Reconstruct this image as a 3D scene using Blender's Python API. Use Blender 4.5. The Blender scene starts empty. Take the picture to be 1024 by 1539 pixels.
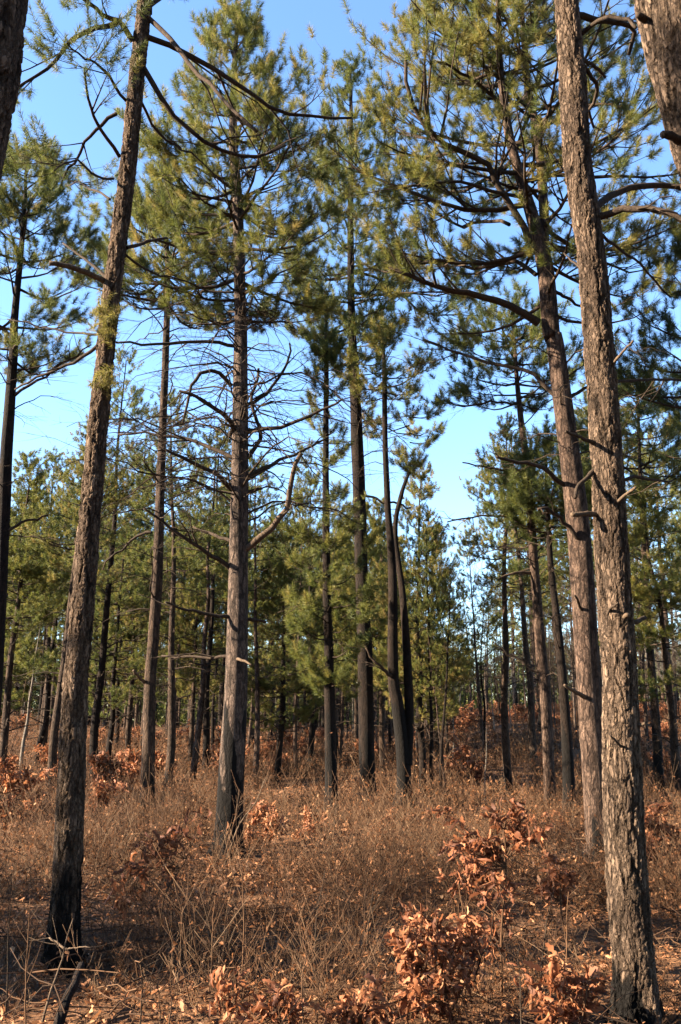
import bpy, math, numpy as np
from mathutils import Vector
R_ = math.radians
PI = math.pi
C = bpy.context.scene.collection

# ------------------------------------------------------------------ camera model
W, H, F = 1024., 1539., 1242.
PITCH = R_(13.8)
CP, SP = math.cos(PITCH), math.sin(PITCH)
EYE = 1.6

def ray(px, py):
    rx = (px - W/2)/F
    ry = -(py - H/2)/F
    return rx, CP - ry*SP, SP + ry*CP

def at(px, py, Y):                       # world point on the ray at distance Y along the ground
    dx, dy, dz = ray(px, py)
    t = Y/dy
    return np.array([dx*t, Y, EYE + dz*t])

def depth(p):
    return p[1]*CP + (p[2] - EYE)*SP

def sstep(a, b, x):
    t = np.clip((x - a)/(b - a), 0, 1)
    return t*t*(3 - 2*t)

def ground(x, y):
    x = np.asarray(x, float); y = np.asarray(y, float)
    h = .07*np.sin(.37*x + 1)*np.sin(.29*y + .5) + .035*np.sin(.9*x + .7*y) + .02*np.sin(2.3*x - 1.9*y)
    u = x/np.maximum(np.abs(y), 4.)
    hill = sstep(20, 44, y)*sstep(.04, .20, u)*1.25
    left = sstep(24, 50, y)*sstep(.22, .5, -u)*1.3
    mid = sstep(26, 60, y)*.35
    return h + hill + left + mid

def foot(px, py):                        # where the ray meets the ground
    last = None
    for Y in np.arange(2.2, 90, .05):
        p = at(px, py, Y)
        if p[2] <= ground(p[0], p[1]):
            return p
        last = p
    return last

# ------------------------------------------------------------------ mesh helpers
class Geo:
    def __init__(s):
        s.v = []; s.q = []; s.t = []; s.a = []; s.n = 0
    def add(s, v, quads=None, tris=None, tint=None):
        v = np.asarray(v, np.float32).reshape(-1, 3)
        if quads is not None and len(quads): s.q.append(np.asarray(quads, np.int32) + s.n)
        if tris is not None and len(tris): s.t.append(np.asarray(tris, np.int32) + s.n)
        s.v.append(v)
        if tint is None: tint = np.full(len(v), .5)
        s.a.append(np.broadcast_to(np.asarray(tint, np.float32), (len(v),)).copy())
        s.n += len(v)

def mesh_of(name, geos, mats, smooth=True, char=None):
    if isinstance(geos, Geo): geos = [geos]
    V = []; Q = []; T = []; A = []; mq = []; mt = []; n = 0
    for i, g in enumerate(geos):
        if not g.n: continue
        V += g.v; A += g.a
        for q in g.q: Q.append(q + n); mq.append(np.full(len(q), i))
        for t in g.t: T.append(t + n); mt.append(np.full(len(t), i))
        n += g.n
    me = bpy.data.meshes.new(name)
    v = np.concatenate(V)
    me.vertices.add(len(v)); me.vertices.foreach_set('co', v.ravel())
    q = np.concatenate(Q) if Q else np.zeros((0, 4), np.int32)
    t = np.concatenate(T) if T else np.zeros((0, 3), np.int32)
    nl = q.size + t.size
    me.loops.add(nl)
    me.loops.foreach_set('vertex_index', np.concatenate([q.ravel(), t.ravel()]).astype(np.int32))
    me.polygons.add(len(q) + len(t))
    st = np.concatenate([np.arange(len(q))*4, q.size + np.arange(len(t))*3]).astype(np.int32)
    me.polygons.foreach_set('loop_start', st)
    mi = np.concatenate(mq + mt) if (mq or mt) else np.zeros(0)
    if not isinstance(mats, (list, tuple)): mats = [mats]
    for m in mats: me.materials.append(m)
    me.polygons.foreach_set('material_index', np.minimum(mi, len(mats) - 1).astype(np.int32))
    me.polygons.foreach_set('use_smooth', np.full(len(q) + len(t), bool(smooth)))
    at_ = me.attributes.new('tint', 'FLOAT', 'POINT')
    at_.data.foreach_set('value', np.concatenate(A))
    if char is not None:
        ac = me.attributes.new('char', 'FLOAT', 'POINT')
        ac.data.foreach_set('value', char(v).astype(np.float32))
    me.update(calc_edges=True)
    return me

def obj(name, geos, mats, parent=None, smooth=True, char=None):
    o = bpy.data.objects.new(name, mesh_of(name, geos, mats, smooth, char))
    C.objects.link(o)
    if parent is not None: o.parent = parent
    return o

def tag(o, label=None, cat=None, group=None, kind=None):
    if label: o['label'] = label
    if cat: o['category'] = cat
    if group: o['group'] = group
    if kind: o['kind'] = kind
    return o

def thing(name, label, cat, loc, group=None):
    o = bpy.data.objects.new(name, None)
    o.empty_display_size = .2
    C.objects.link(o)
    o.location = [float(c) for c in loc]
    return tag(o, label, cat, group)

def norm(a):
    return a/np.maximum(np.linalg.norm(a, axis=-1, keepdims=True), 1e-9)

def frames(T):
    """two normals for tangents T (N,K,3): one constant reference per line keeps rings untwisted"""
    m = np.abs(norm(T.mean(1)))
    ref = np.zeros_like(m)
    ref[np.arange(len(m)), np.argmin(m, 1)] = 1
    u = norm(np.cross(T, ref[:, None, :]))
    return u, np.cross(T, u)

def tubes(g, P, R, S=5, tint=None, rough=None):
    P = np.asarray(P, float)
    if P.ndim == 2: P = P[None]; R = np.asarray(R)[None]
    N, K, _ = P.shape
    if not N: return
    T = norm(np.gradient(P, axis=1))
    u, w = frames(T)
    a = np.arange(S)*2*PI/S
    rr = np.repeat(R[:, :, None], S, 2) if rough is None else R[:, :, None]*rough
    ring = P[:, :, None] + rr[..., None]*(u[:, :, None]*np.cos(a)[:, None] + w[:, :, None]*np.sin(a)[:, None])
    idx = np.arange(N*K*S).reshape(N, K, S)
    i0 = idx[:, :-1]; i1 = idx[:, 1:]
    q = np.stack([i0, np.roll(i0, -1, 2), np.roll(i1, -1, 2), i1], -1).reshape(-1, 4)
    if tint is not None:
        tint = np.repeat(np.asarray(tint, float), K*S)
    # end cap as a small fan closed onto the last ring centre
    g.add(ring.reshape(-1, 3), quads=q, tint=tint)
    ends = np.stack([idx[:, -1, 0]] * 1, -1)
    if S >= 3:
        cap = []
        for k in range(1, S - 1):
            cap.append(np.stack([idx[:, -1, 0], idx[:, -1, k], idx[:, -1, k + 1]], -1))
        g.t.append(np.concatenate(cap).astype(np.int32) + (g.n - N*K*S))

def resample(P, K):
    """Catmull-Rom through control rows P (n, d)"""
    P = np.asarray(P, float)
    n = len(P)
    if n == 2:
        s = np.linspace(0, 1, K)[:, None]
        return P[0]*(1 - s) + P[1]*s
    Q = np.vstack([2*P[0] - P[1], P, 2*P[-1] - P[-2]])
    d = np.r_[0, np.cumsum(np.linalg.norm(np.diff(P, axis=0), axis=1))]
    x = np.linspace(0, d[-1], K)
    i = np.clip(np.searchsorted(d, x, 'right') - 1, 0, n - 2)
    f = ((x - d[i])/(d[i + 1] - d[i]))[:, None]
    p0, p1, p2, p3 = Q[i], Q[i + 1], Q[i + 2], Q[i + 3]
    return .5*(2*p1 + (p2 - p0)*f + (2*p0 - 5*p1 + 4*p2 - p3)*f**2 + (3*p1 - p0 - 3*p2 + p3)*f**3)

def lerp_along(P, t):
    K = P.shape[1]
    f = t*(K - 1)
    i = np.minimum(f.astype(int), K - 2)
    return i, f - i

def kids(rng, P, R, cnt, t0, t1, ang, lenf, up, K=4, rf=.6, rmin=.0025, wig=.06, vert=.45):
    """side shoots of every line in P: returns parent index, points, radii"""
    N = len(P)
    cnt = np.broadcast_to(np.asarray(cnt, int), (N,))
    par = np.repeat(np.arange(N), cnt)
    M = len(par)
    if not M: return par, np.zeros((0, K, 3)), np.zeros((0, K))
    t = rng.uniform(t0, t1, M)
    i, f = lerp_along(P, t)
    a, b = P[par, i], P[par, i + 1]
    pos = a + (b - a)*f[:, None]
    tan = norm(b - a)
    side = norm(np.cross(tan, np.array([0., 0, 1])) + 1e-4)
    upv = np.cross(side, tan)
    sg = rng.choice([-1., 1.], M)
    b_ = rng.uniform(-vert, vert, M) + up*.4
    perp = side*(sg*np.cos(b_))[:, None] + upv*np.sin(b_)[:, None]
    an = ang*rng.uniform(.7, 1.25, M)
    d = norm(tan*np.cos(an)[:, None] + perp*np.sin(an)[:, None])
    L = lenf(par, t, rng)
    s = np.linspace(0, 1, K)
    Q = pos[:, None] + d[:, None]*(L[:, None]*s)[..., None]
    Q[..., 2] += (up*L[:, None]*s**2)*rng.uniform(.1, .6, M)[:, None]
    wg = np.cumsum(rng.normal(0, 1, (M, K, 3)), 1)
    wg -= wg[:, :1]
    Q += wg*(wig*L/K)[:, None, None]
    r0 = np.maximum((R[par, i]*(1 - f) + R[par, i + 1]*f)*rf, rmin)
    r0 = np.minimum(r0, .004 + .014*L)
    return par, Q, r0[:, None]*(1 - .75*s)

def needles(g, rng, pos, d, n, length, width, back=.15, spread=(.5, 1.4), tint=None):
    """bottle-brush tufts: needles standing off the last stretch of each twig"""
    M = len(pos)
    if not M: return
    d = norm(d)
    s = norm(np.cross(d, rng.normal(size=(M, 3))))
    t = np.cross(d, s)
    along = rng.uniform(-.15, 1, (M, n))*np.broadcast_to(rng.uniform(.6, 1.25, M)[:, None], (M, n))
    a = rng.uniform(0, 2*PI, (M, n)); sp = spread[0] + (spread[1] - spread[0])*np.clip(along, 0, 1)**.6*rng.uniform(.75, 1.1, (M, n))
    sp = np.where(along < .06, rng.uniform(.1, .8, (M, n)), sp)
    nd = d[:, None]*np.cos(sp)[..., None] + (s[:, None]*np.cos(a)[..., None] + t[:, None]*np.sin(a)[..., None])*np.sin(sp)[..., None]
    b = pos[:, None] - d[:, None]*(along*back)[..., None]
    L = length*rng.uniform(.7, 1.2, (M, n))
    tip = b + nd*L[..., None]
    tip[..., 2] -= .08*L
    w = norm(np.cross(nd, rng.normal(size=(M, n, 3))))*(width*.62)
    v = np.stack([b - w, b + w, tip], 2).reshape(-1, 3)
    k = np.arange(M*n)*3
    if tint is None: tint = rng.uniform(0, 1, M)
    tt = np.clip(np.repeat(tint, n) + rng.normal(0, .1, M*n), 0, 1)
    g.add(v, tris=np.stack([k, k + 1, k + 2], -1), tint=np.repeat(tt, 3))

HW = np.array([.02, .07, .17, .09, .22, .11, .15, .02])
SS = np.array([0, .12, .3, .42, .62, .74, .88, 1.])
def leaves(g, rng, pos, d, L, curl=1.6, tint=None, simple=False):
    """curled dry oak leaves: a folded, lobed strip each"""
    M = len(pos)
    if not M: return
    hw, ss = (HW, SS) if not simple else (np.array([.03, .24, .25, .03]), np.array([0, .35, .7, 1.]))
    k = len(ss)
    d = norm(d)
    w = norm(np.cross(d, rng.normal(size=(M, 3))))
    n = np.cross(w, d)
    L = np.broadcast_to(L, (M,))*rng.uniform(.65, 1.2, M)
    c = rng.normal(0, 1, M)*curl
    th = c[:, None]*ss[None]
    ds = np.gradient(ss)
    X = np.cumsum(np.cos(th)*ds, 1); X -= X[:, :1]
    Z = np.cumsum(np.sin(th)*ds, 1); Z -= Z[:, :1]
    fold = rng.uniform(-.1, 1.1, M)
    cen = pos[:, None] + (d[:, None]*X[..., None] + n[:, None]*Z[..., None])*L[:, None, None]
    hwl = hw[None]*L[:, None]*rng.uniform(.7, 1.25, (M, k))*rng.uniform(.6, 1.1, (M, 1))
    nn = -d[:, None]*np.sin(th)[..., None] + n[:, None]*np.cos(th)[..., None]
    off = w[:, None]*(hwl*np.cos(fold)[:, None])[..., None]
    lift = nn*(hwl*np.sin(fold)[:, None])[..., None]
    v = np.stack([cen - off + lift, cen, cen + off + lift], 2)
    idx = np.arange(M*k*3).reshape(M, k, 3)
    q = np.concatenate([np.stack([idx[:, :-1, j], idx[:, :-1, j + 1], idx[:, 1:, j + 1], idx[:, 1:, j]], -1).reshape(-1, 4) for j in (0, 1)])
    if tint is None: tint = rng.uniform(0, 1, M)
    g.add(v.reshape(-1, 3), quads=q, tint=np.repeat(tint, k*3))

# ------------------------------------------------------------------ materials
class NT:
    def __init__(s, name):
        s.m = bpy.data.materials.new(name); s.m.use_nodes = True
        s.t = s.m.node_tree; s.t.nodes.clear()
        s.out = s.n('ShaderNodeOutputMaterial')
    def n(s, typ, ins=None, **kw):
        nd = s.t.nodes.new(typ)
        for k, v in kw.items(): setattr(nd, k, v)
        for k, v in (ins or {}).items():
            if hasattr(v, 'links'): s.t.links.new(v, nd.inputs[k])
            else: nd.inputs[k].default_value = v
        return nd
    def l(s, a, b): s.t.links.new(a, b)
    def ramp(s, fac, stops, interp='LINEAR'):
        r = s.n('ShaderNodeValToRGB', {0: fac})
        e = r.color_ramp.elements; r.color_ramp.interpolation = interp
        while len(e) < len(stops): e.new(.5)
        for x, (p, c) in zip(e, stops):
            x.position = p; x.color = (*c, 1) if len(c) == 3 else c
        return r.outputs[0]
    def math(s, op, a, b=0., clamp=False):
        return s.n('ShaderNodeMath', {0: a, 1: b}, operation=op, use_clamp=clamp).outputs[0]
    def mix(s, fac, a, b, mode='MIX'):
        m = s.n('ShaderNodeMix', data_type='RGBA', blend_type=mode)
        for k, v in ((0, fac), (6, a), (7, b)):
            if hasattr(v, 'links'): s.l(v, m.inputs[k])
            else: m.inputs[k].default_value = v if k == 0 else (*v, 1) if len(v) == 3 else v
        return m.outputs[2]
    def attr(s, name):
        return s.n('ShaderNodeAttribute', attribute_name=name).outputs['Fac']

ALB = .40                                # overall reflectance: woods in low sun are darker than they look
def dim(c): return tuple(x*ALB for x in c)

def bark_mat(name, lo, hi, crack, scale=34., zs=.2, bump=.008, disp=0., charred=True, warp=.05, crackw=.16):
    t = NT(name)
    lo, hi, crack = dim(lo), dim(hi), dim(crack)
    co = t.n('ShaderNodeTexCoord').outputs['Object']
    sq = t.n('ShaderNodeMapping', {'Vector': co, 'Scale': (1, 1, .45)}).outputs[0]
    no = t.n('ShaderNodeTexNoise', {'Vector': sq, 'Scale': 16., 'Detail': 5., 'Roughness': .62}).outputs['Color']
    off = t.n('ShaderNodeVectorMath', {0: no, 1: (.5, .5, .5)}, operation='SUBTRACT').outputs[0]
    off = t.n('ShaderNodeVectorMath', {0: off, 1: (warp, warp, warp*5)}, operation='MULTIPLY').outputs[0]
    wv = t.n('ShaderNodeVectorMath', {0: co, 1: off}, operation='ADD').outputs[0]
    mp = t.n('ShaderNodeMapping', {'Vector': wv, 'Scale': (1, 1, zs)}).outputs[0]
    ed = t.n('ShaderNodeTexVoronoi', {'Vector': mp, 'Scale': scale}, feature='DISTANCE_TO_EDGE').outputs['Distance']
    cell = t.n('ShaderNodeTexVoronoi', {'Vector': mp, 'Scale': scale}, feature='F1').outputs['Color']
    mp2 = t.n('ShaderNodeMapping', {'Vector': wv, 'Scale': (1, 1, zs*1.7), 'Location': (3.1, 1.7, .4)}).outputs[0]
    ed2 = t.n('ShaderNodeTexVoronoi', {'Vector': mp2, 'Scale': scale*2.1}, feature='DISTANCE_TO_EDGE').outputs['Distance']
    cell2 = t.n('ShaderNodeTexVoronoi', {'Vector': mp2, 'Scale': scale*2.1}, feature='F1').outputs['Color']
    flake = t.n('ShaderNodeTexNoise', {'Vector': mp, 'Scale': scale*.8, 'Detail': 7., 'Roughness': .7}).outputs['Fac']
    fine = t.n('ShaderNodeTexNoise', {'Vector': sq, 'Scale': 120., 'Detail': 4., 'Roughness': .75}).outputs['Fac']
    big = t.n('ShaderNodeTexNoise', {'Vector': co, 'Scale': 2.6, 'Detail': 5.}).outputs['Fac']
    gap = t.math('ADD', ed, t.math('MULTIPLY', t.math('SUBTRACT', flake, .44), .9))
    plate = t.n('ShaderNodeMapRange', {0: gap, 1: -.06, 2: crackw}, interpolation_type='SMOOTHSTEP').outputs[0]
    furrow = t.n('ShaderNodeMapRange', {0: t.math('ADD', ed2, t.math('MULTIPLY', t.math('SUBTRACT', fine, .5), .5)), 1: -.05, 2: .22}, interpolation_type='SMOOTHSTEP').outputs[0]
    cs = t.n('ShaderNodeSeparateColor', {0: cell}).outputs[0]
    cs2 = t.n('ShaderNodeSeparateColor', {0: cell2}).outputs[0]
    tone = t.math('ADD', t.math('MULTIPLY', cs, .42), t.math('MULTIPLY', cs2, .24))
    tone = t.math('ADD', tone, t.math('MULTIPLY', t.math('SUBTRACT', fine, .3), .8))
    tone = t.math('ADD', tone, t.math('MULTIPLY', t.math('SUBTRACT', big, .5), 1.5), True)
    colr = t.mix(tone, lo, hi)
    colr = t.mix(t.math('MULTIPLY', t.math('SUBTRACT', 1., furrow), .6), colr, crack)
    colr = t.mix(t.math('ADD', t.math('MULTIPLY', plate, .88), .12), crack, colr)
    if charred:
        rag = t.n('ShaderNodeTexNoise', {'Vector': sq, 'Scale': 9., 'Detail': 5., 'Roughness': .65}).outputs['Fac']
        burnt = t.math('ADD', t.attr('char'), t.math('MULTIPLY', t.math('SUBTRACT', rag, .5), 1.6))
        burnt = t.n('ShaderNodeMapRange', {0: burnt, 1: .42, 2: .62}, interpolation_type='SMOOTHSTEP').outputs[0]
        burnt = t.math('MULTIPLY', burnt, t.n('ShaderNodeMapRange', {0: t.attr('char'), 1: .0, 2: .12}).outputs[0])
        colr = t.mix(burnt, colr, t.mix(fine, (.0012, .0011, .001), (.010, .008, .0068)))
    hgt = t.math('ADD', t.math('MULTIPLY', plate, .55), t.math('ADD', t.math('MULTIPLY', furrow, .22), t.math('ADD', t.math('MULTIPLY', flake, .25), t.math('MULTIPLY', t.math('ADD', cs, cs2), .13))))
    b = t.n('ShaderNodeBump', {'Height': hgt, 'Strength': .9, 'Distance': bump}).outputs[0]
    p = t.n('ShaderNodeBsdfPrincipled', {'Base Color': colr, 'Roughness': .92, 'Normal': b, 'Specular IOR Level': .12})
    t.l(p.outputs[0], t.out.inputs[0])
    if disp:
        d = t.n('ShaderNodeDisplacement', {'Height': hgt, 'Midlevel': .85, 'Scale': disp}).outputs[0]
        t.l(d, t.out.inputs['Displacement'])
        t.m.displacement_method = 'BOTH'
    return t.m

def leaf_mat(name, stops, trans=.35, rough=.6, objvar=.0, spec=.25, gain=1.):
    t = NT(name)
    f = t.attr('tint')
    if objvar:
        r = t.n('ShaderNodeObjectInfo').outputs['Random']
        f = t.math('ADD', f, t.math('MULTIPLY', t.math('SUBTRACT', r, .5), objvar), True)
    col = t.ramp(f, [(p_, tuple(gain*x for x in dim(c_))) for p_, c_ in stops])
    p = t.n('ShaderNodeBsdfPrincipled', {'Base Color': col, 'Roughness': rough, 'Specular IOR Level': spec})
    tr = t.n('ShaderNodeBsdfTranslucent', {'Color': col})
    mx = t.n('ShaderNodeMixShader', {0: trans, 1: p.outputs[0], 2: tr.outputs[0]})
    t.l(mx.outputs[0], t.out.inputs[0])
    return t.m

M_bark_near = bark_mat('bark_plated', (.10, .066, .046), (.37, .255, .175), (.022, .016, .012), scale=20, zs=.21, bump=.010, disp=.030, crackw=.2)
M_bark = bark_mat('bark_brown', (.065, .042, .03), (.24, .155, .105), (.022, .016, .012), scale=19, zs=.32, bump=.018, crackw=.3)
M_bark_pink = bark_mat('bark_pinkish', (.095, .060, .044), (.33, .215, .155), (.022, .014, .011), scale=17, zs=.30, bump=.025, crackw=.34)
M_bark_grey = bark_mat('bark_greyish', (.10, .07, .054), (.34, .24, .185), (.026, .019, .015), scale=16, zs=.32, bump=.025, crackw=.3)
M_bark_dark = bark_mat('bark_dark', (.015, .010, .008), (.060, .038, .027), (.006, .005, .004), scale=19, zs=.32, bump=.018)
M_bark_pale = bark_mat('bark_pale', (.27, .23, .19), (.46, .40, .33), (.13, .10, .08), scale=20, zs=1., crackw=.05)
M_limb = bark_mat('limb_bark', (.06, .042, .03), (.16, .11, .075), (.025, .018, .014), scale=40, zs=.8, bump=.003, charred=False)
M_limb_pale = bark_mat('weathered_wood', (.13, .09, .06), (.34, .235, .155), (.06, .04, .03), scale=40, zs=.5, bump=.003, charred=False)
M_needle = leaf_mat('pine_needles', [(0, (.026, .040, .016)), (.3, (.058, .074, .020)), (.6, (.108, .118, .026)), (.85, (.168, .150, .037)), (1, (.235, .172, .056))], .45, .55, .3, gain=2.5)
M_oak = leaf_mat('dry_oak_leaves', [(0, (.10, .038, .02)), (.3, (.21, .075, .033)), (.65, (.33, .128, .056)), (1, (.42, .215, .11))], .40, .65, .3, gain=2.1)
M_litter = leaf_mat('fallen_leaves', [(0, (.075, .042, .026)), (.35, (.20, .09, .042)), (.75, (.30, .13, .055)), (1, (.33, .165, .08))], .25, .7, gain=2.5)
M_brush = leaf_mat('dry_twigs', [(0, (.045, .028, .019)), (.4, (.105, .056, .031)), (.75, (.185, .100, .054)), (1, (.33, .215, .13))], .0, .85, 0, .1, gain=1.1)
M_brushleaf = leaf_mat('dry_undergrowth_leaves', [(0, (.07, .035, .02)), (.4, (.16, .070, .032)), (.75, (.25, .108, .045)), (1, (.34, .20, .11))], .35, .7, 0, .1, gain=1.9)

def ground_mat():
    t = NT('forest_floor')
    co = t.n('ShaderNodeTexCoord').outputs['Object']
    a = t.n('ShaderNodeTexNoise', {'Vector': co, 'Scale': 14., 'Detail': 8., 'Roughness': .72}).outputs['Fac']
    b = t.n('ShaderNodeTexNoise', {'Vector': co, 'Scale': .55, 'Detail': 4.}).outputs['Fac']
    v = t.n('ShaderNodeTexVoronoi', {'Vector': co, 'Scale': 22., 'Randomness': 1.}, feature='F1')
    vc = t.n('ShaderNodeSeparateColor', {0: v.outputs['Color']}).outputs[0]
    f = t.math('ADD', t.math('MULTIPLY', a, .75), t.math('MULTIPLY', vc, .32))
    f = t.math('ADD', f, t.math('MULTIPLY', t.math('SUBTRACT', b, .5), .7), True)
    col = [(.25, (.045, .03, .02)), (.5, (.14, .072, .038)), (.72, (.25, .125, .06)), (.95, (.34, .20, .11))]
    col = t.ramp(f, [(p_, tuple(1.7*x for x in dim(c_))) for p_, c_ in col])
    h = t.math('ADD', a, t.math('MULTIPLY', v.outputs['Distance'], .6))
    bp = t.n('ShaderNodeBump', {'Height': h, 'Strength': 1., 'Distance': .05}).outputs[0]
    p = t.n('ShaderNodeBsdfPrincipled', {'Base Color': col, 'Roughness': .95, 'Normal': bp, 'Specular IOR Level': .1})
    t.l(p.outputs[0], t.out.inputs[0])
    return t.m

# ------------------------------------------------------------------ light, sky, camera
SUN_AZ, SUN_EL = R_(-98), R_(25)
sv = Vector((math.sin(SUN_AZ)*math.cos(SUN_EL), math.cos(SUN_AZ)*math.cos(SUN_EL), math.sin(SUN_EL)))
sl = bpy.data.lights.new('sun', 'SUN'); sl.energy = 5.0; sl.angle = R_(.5); sl.color = (1, .83, .62)
so = bpy.data.objects.new('sun', sl); C.objects.link(so)
so.rotation_euler = sv.to_track_quat('Z', 'Y').to_euler()
wd = bpy.data.worlds.new('World'); bpy.context.scene.world = wd; wd.use_nodes = True
nt = wd.node_tree; nt.nodes.clear()
sky = nt.nodes.new('ShaderNodeTexSky'); sky.sky_type = 'NISHITA'; sky.sun_disc = False
sky.sun_elevation = SUN_EL; sky.sun_rotation = SUN_AZ % (2*PI)
sky.air_density = 1.22; sky.dust_density = 0; sky.ozone_density = 4.5; sky.altitude = 1200
bg = nt.nodes.new('ShaderNodeBackground'); bg.inputs[1].default_value = .064
wo = nt.nodes.new('ShaderNodeOutputWorld')
nt.links.new(sky.outputs[0], bg.inputs[0]); nt.links.new(bg.outputs[0], wo.inputs[0])

cd = bpy.data.cameras.new('camera'); cam = bpy.data.objects.new('camera', cd); C.objects.link(cam)
cd.sensor_fit = 'VERTICAL'; cd.sensor_height = 36; cd.lens = F/H*36
cd.clip_start = .05; cd.clip_end = 2000
cam.location = (0, 0, EYE); cam.rotation_euler = (PI/2 + PITCH, 0, 0)
sc = bpy.context.scene; sc.camera = cam
sc.view_settings.view_transform = 'Standard'; sc.view_settings.look = 'None'
sc.view_settings.exposure = 3.05; sc.view_settings.gamma = 1
sc.cycles.max_bounces = 6; sc.cycles.diffuse_bounces = 3; sc.cycles.transmission_bounces = 4
sc.cycles.caustics_reflective = False; sc.cycles.caustics_refractive = False

# ------------------------------------------------------------------ pines
def auto_limbs(rng, axis, zs, L, el, droop, tip, K=7, wig=.05, az=None):
    """axis(z)->(centre, radius). Limb lines growing out of the trunk"""
    n = len(zs)
    if az is None: az = np.arange(n)*2.399 + rng.uniform(-.5, .5, n)
    c, r = axis(zs)
    d = np.stack([np.cos(az)*np.cos(el), np.sin(az)*np.cos(el), np.sin(el)], -1)
    s = np.linspace(0, 1, K)
    P = c[:, None] + d[:, None]*(L[:, None]*s)[..., None]
    P[..., 2] += L[:, None]*(-droop[:, None]*4*s*(1 - s) + tip[:, None]*s**2)
    wg = np.cumsum(rng.normal(0, 1, (n, K, 3)), 1); wg -= wg[:, :1]
    P += wg*(wig*L/K*2)[:, None, None]
    r0 = np.minimum(.008 + .013*L, r*.6)
    return P, r0[:, None]*(1 - .78*s)

def foliage_on(rng, gw, gc, P, R, dens=6., tw=4, twig=(.14, .34), sub=.45, n=26, nl=.10, nw=.005, live=True, S=(5, 3, 3), t0=.25, bare=.0, tintf=None):
    """sub-branches, twigs and needle tufts for limb lines P; gw(i) gives the Geo of limb i"""
    N, K, _ = P.shape
    Ls = np.linalg.norm(P[:, -1] - P[:, 0], axis=1)
    cnt = np.maximum(2, (Ls*dens)).astype(int)
    par, Q, QR = kids(rng, P, R, cnt, t0, 1., .85, lambda p, t, r: np.clip(Ls[p]*(sub + .35*(1 - t))*r.uniform(.4, 1., len(p)), .15, 1.1), .5 if live else -.05, 4, wig=.10 if live else .2)
    par3, T3, TR = kids(rng, Q, QR, np.full(len(Q), tw), .25, 1., .75, lambda p, t, r: r.uniform(twig[0], twig[1], len(p)), .7 if live else .0, 3, rmin=.002, wig=.08)
    g3 = par[par3] if len(par3) else par3
    for i in range(N):
        g = gw(i)
        tubes(g, P[i:i+1], R[i:i+1], S[0])
        tubes(g, Q[par == i], QR[par == i], S[1])
        tubes(g, T3[g3 == i], TR[g3 == i], S[2])
    if live:
        pos = np.concatenate([T3[:, -1], Q[:, -1], P[:, -1]])
        d = np.concatenate([T3[:, -1] - T3[:, -2], Q[:, -1] - Q[:, -2], P[:, -1] - P[:, -2]])
        d = norm(d); d[:, 2] += .45
        keep = rng.uniform(size=len(pos)) > bare
        pos, d = pos[keep], d[keep]
        tint = np.clip(rng.normal(.5, .2, len(pos)), 0, 1) if tintf is None else np.clip(tintf(pos) + rng.normal(0, .17, len(pos)), 0, 1)
        needles(gc, rng, pos, d, n, nl, nw, tint=tint)

def profile(s, shape):
    if shape == 'cone': return np.clip(1 - s, 0, 1)**.8*np.minimum(1, .35 + 3*s) + .08
    if shape == 'round': return np.clip(1 - s, 0, 1)**.62*np.minimum(1, .5 + 2.2*s)*1.1 + .07
    if shape == 'peak': return np.clip(1 - s, 0, 1)**.95*np.minimum(1, .5 + 2.2*s)*1.3 + .05
    return np.clip(1 - s, 0, 1)**.5*np.minimum(1, .5 + 2*s) + .1

def trunk_line(pts, Y, base, top_z, lean_y=0.):
    """pts: (px, py, width px) from low to high -> world rows (x, y, z, r)"""
    rows = []
    for px, py, w in pts:
        p = at(px, py, Y)
        rows.append([p[0], p[1], p[2], w*.5/F*depth(p)])
    rows = np.array(rows)
    gz = float(ground(base[0], base[1])) - .12
    if rows[0, 2] > gz + .05:
        d = (rows[1] - rows[0])/(rows[1, 2] - rows[0, 2])
        b = rows[0] + d*(gz - rows[0, 2]); b[3] = rows[0, 3]*1.06
        rows = np.vstack([b, rows])
    else:
        rows[0, 2] = gz
    if top_z and top_z > rows[-1, 2] + .3:
        d = (rows[-1] - rows[-2])/(rows[-1, 2] - rows[-2, 2])
        n = 4
        for k in range(1, n + 1):
            dz = (top_z - rows[-1 if k == 1 else len(rows) - 1, 2])/(n - k + 1) if k < n else top_z - rows[-1, 2]
            nxt = rows[-1].copy(); nxt[:3] += d[:3]*dz*np.array([.6, .6, 1]); nxt[2] = rows[-1, 2] + dz
            nxt[3] = max(.012, rows[-1, 3]*(1 - dz/(top_z - rows[-1, 2] + 1e-6)*1.0)) if k == n else rows[-1, 3]*.74
            rows = np.vstack([rows, nxt])
    return rows

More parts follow.
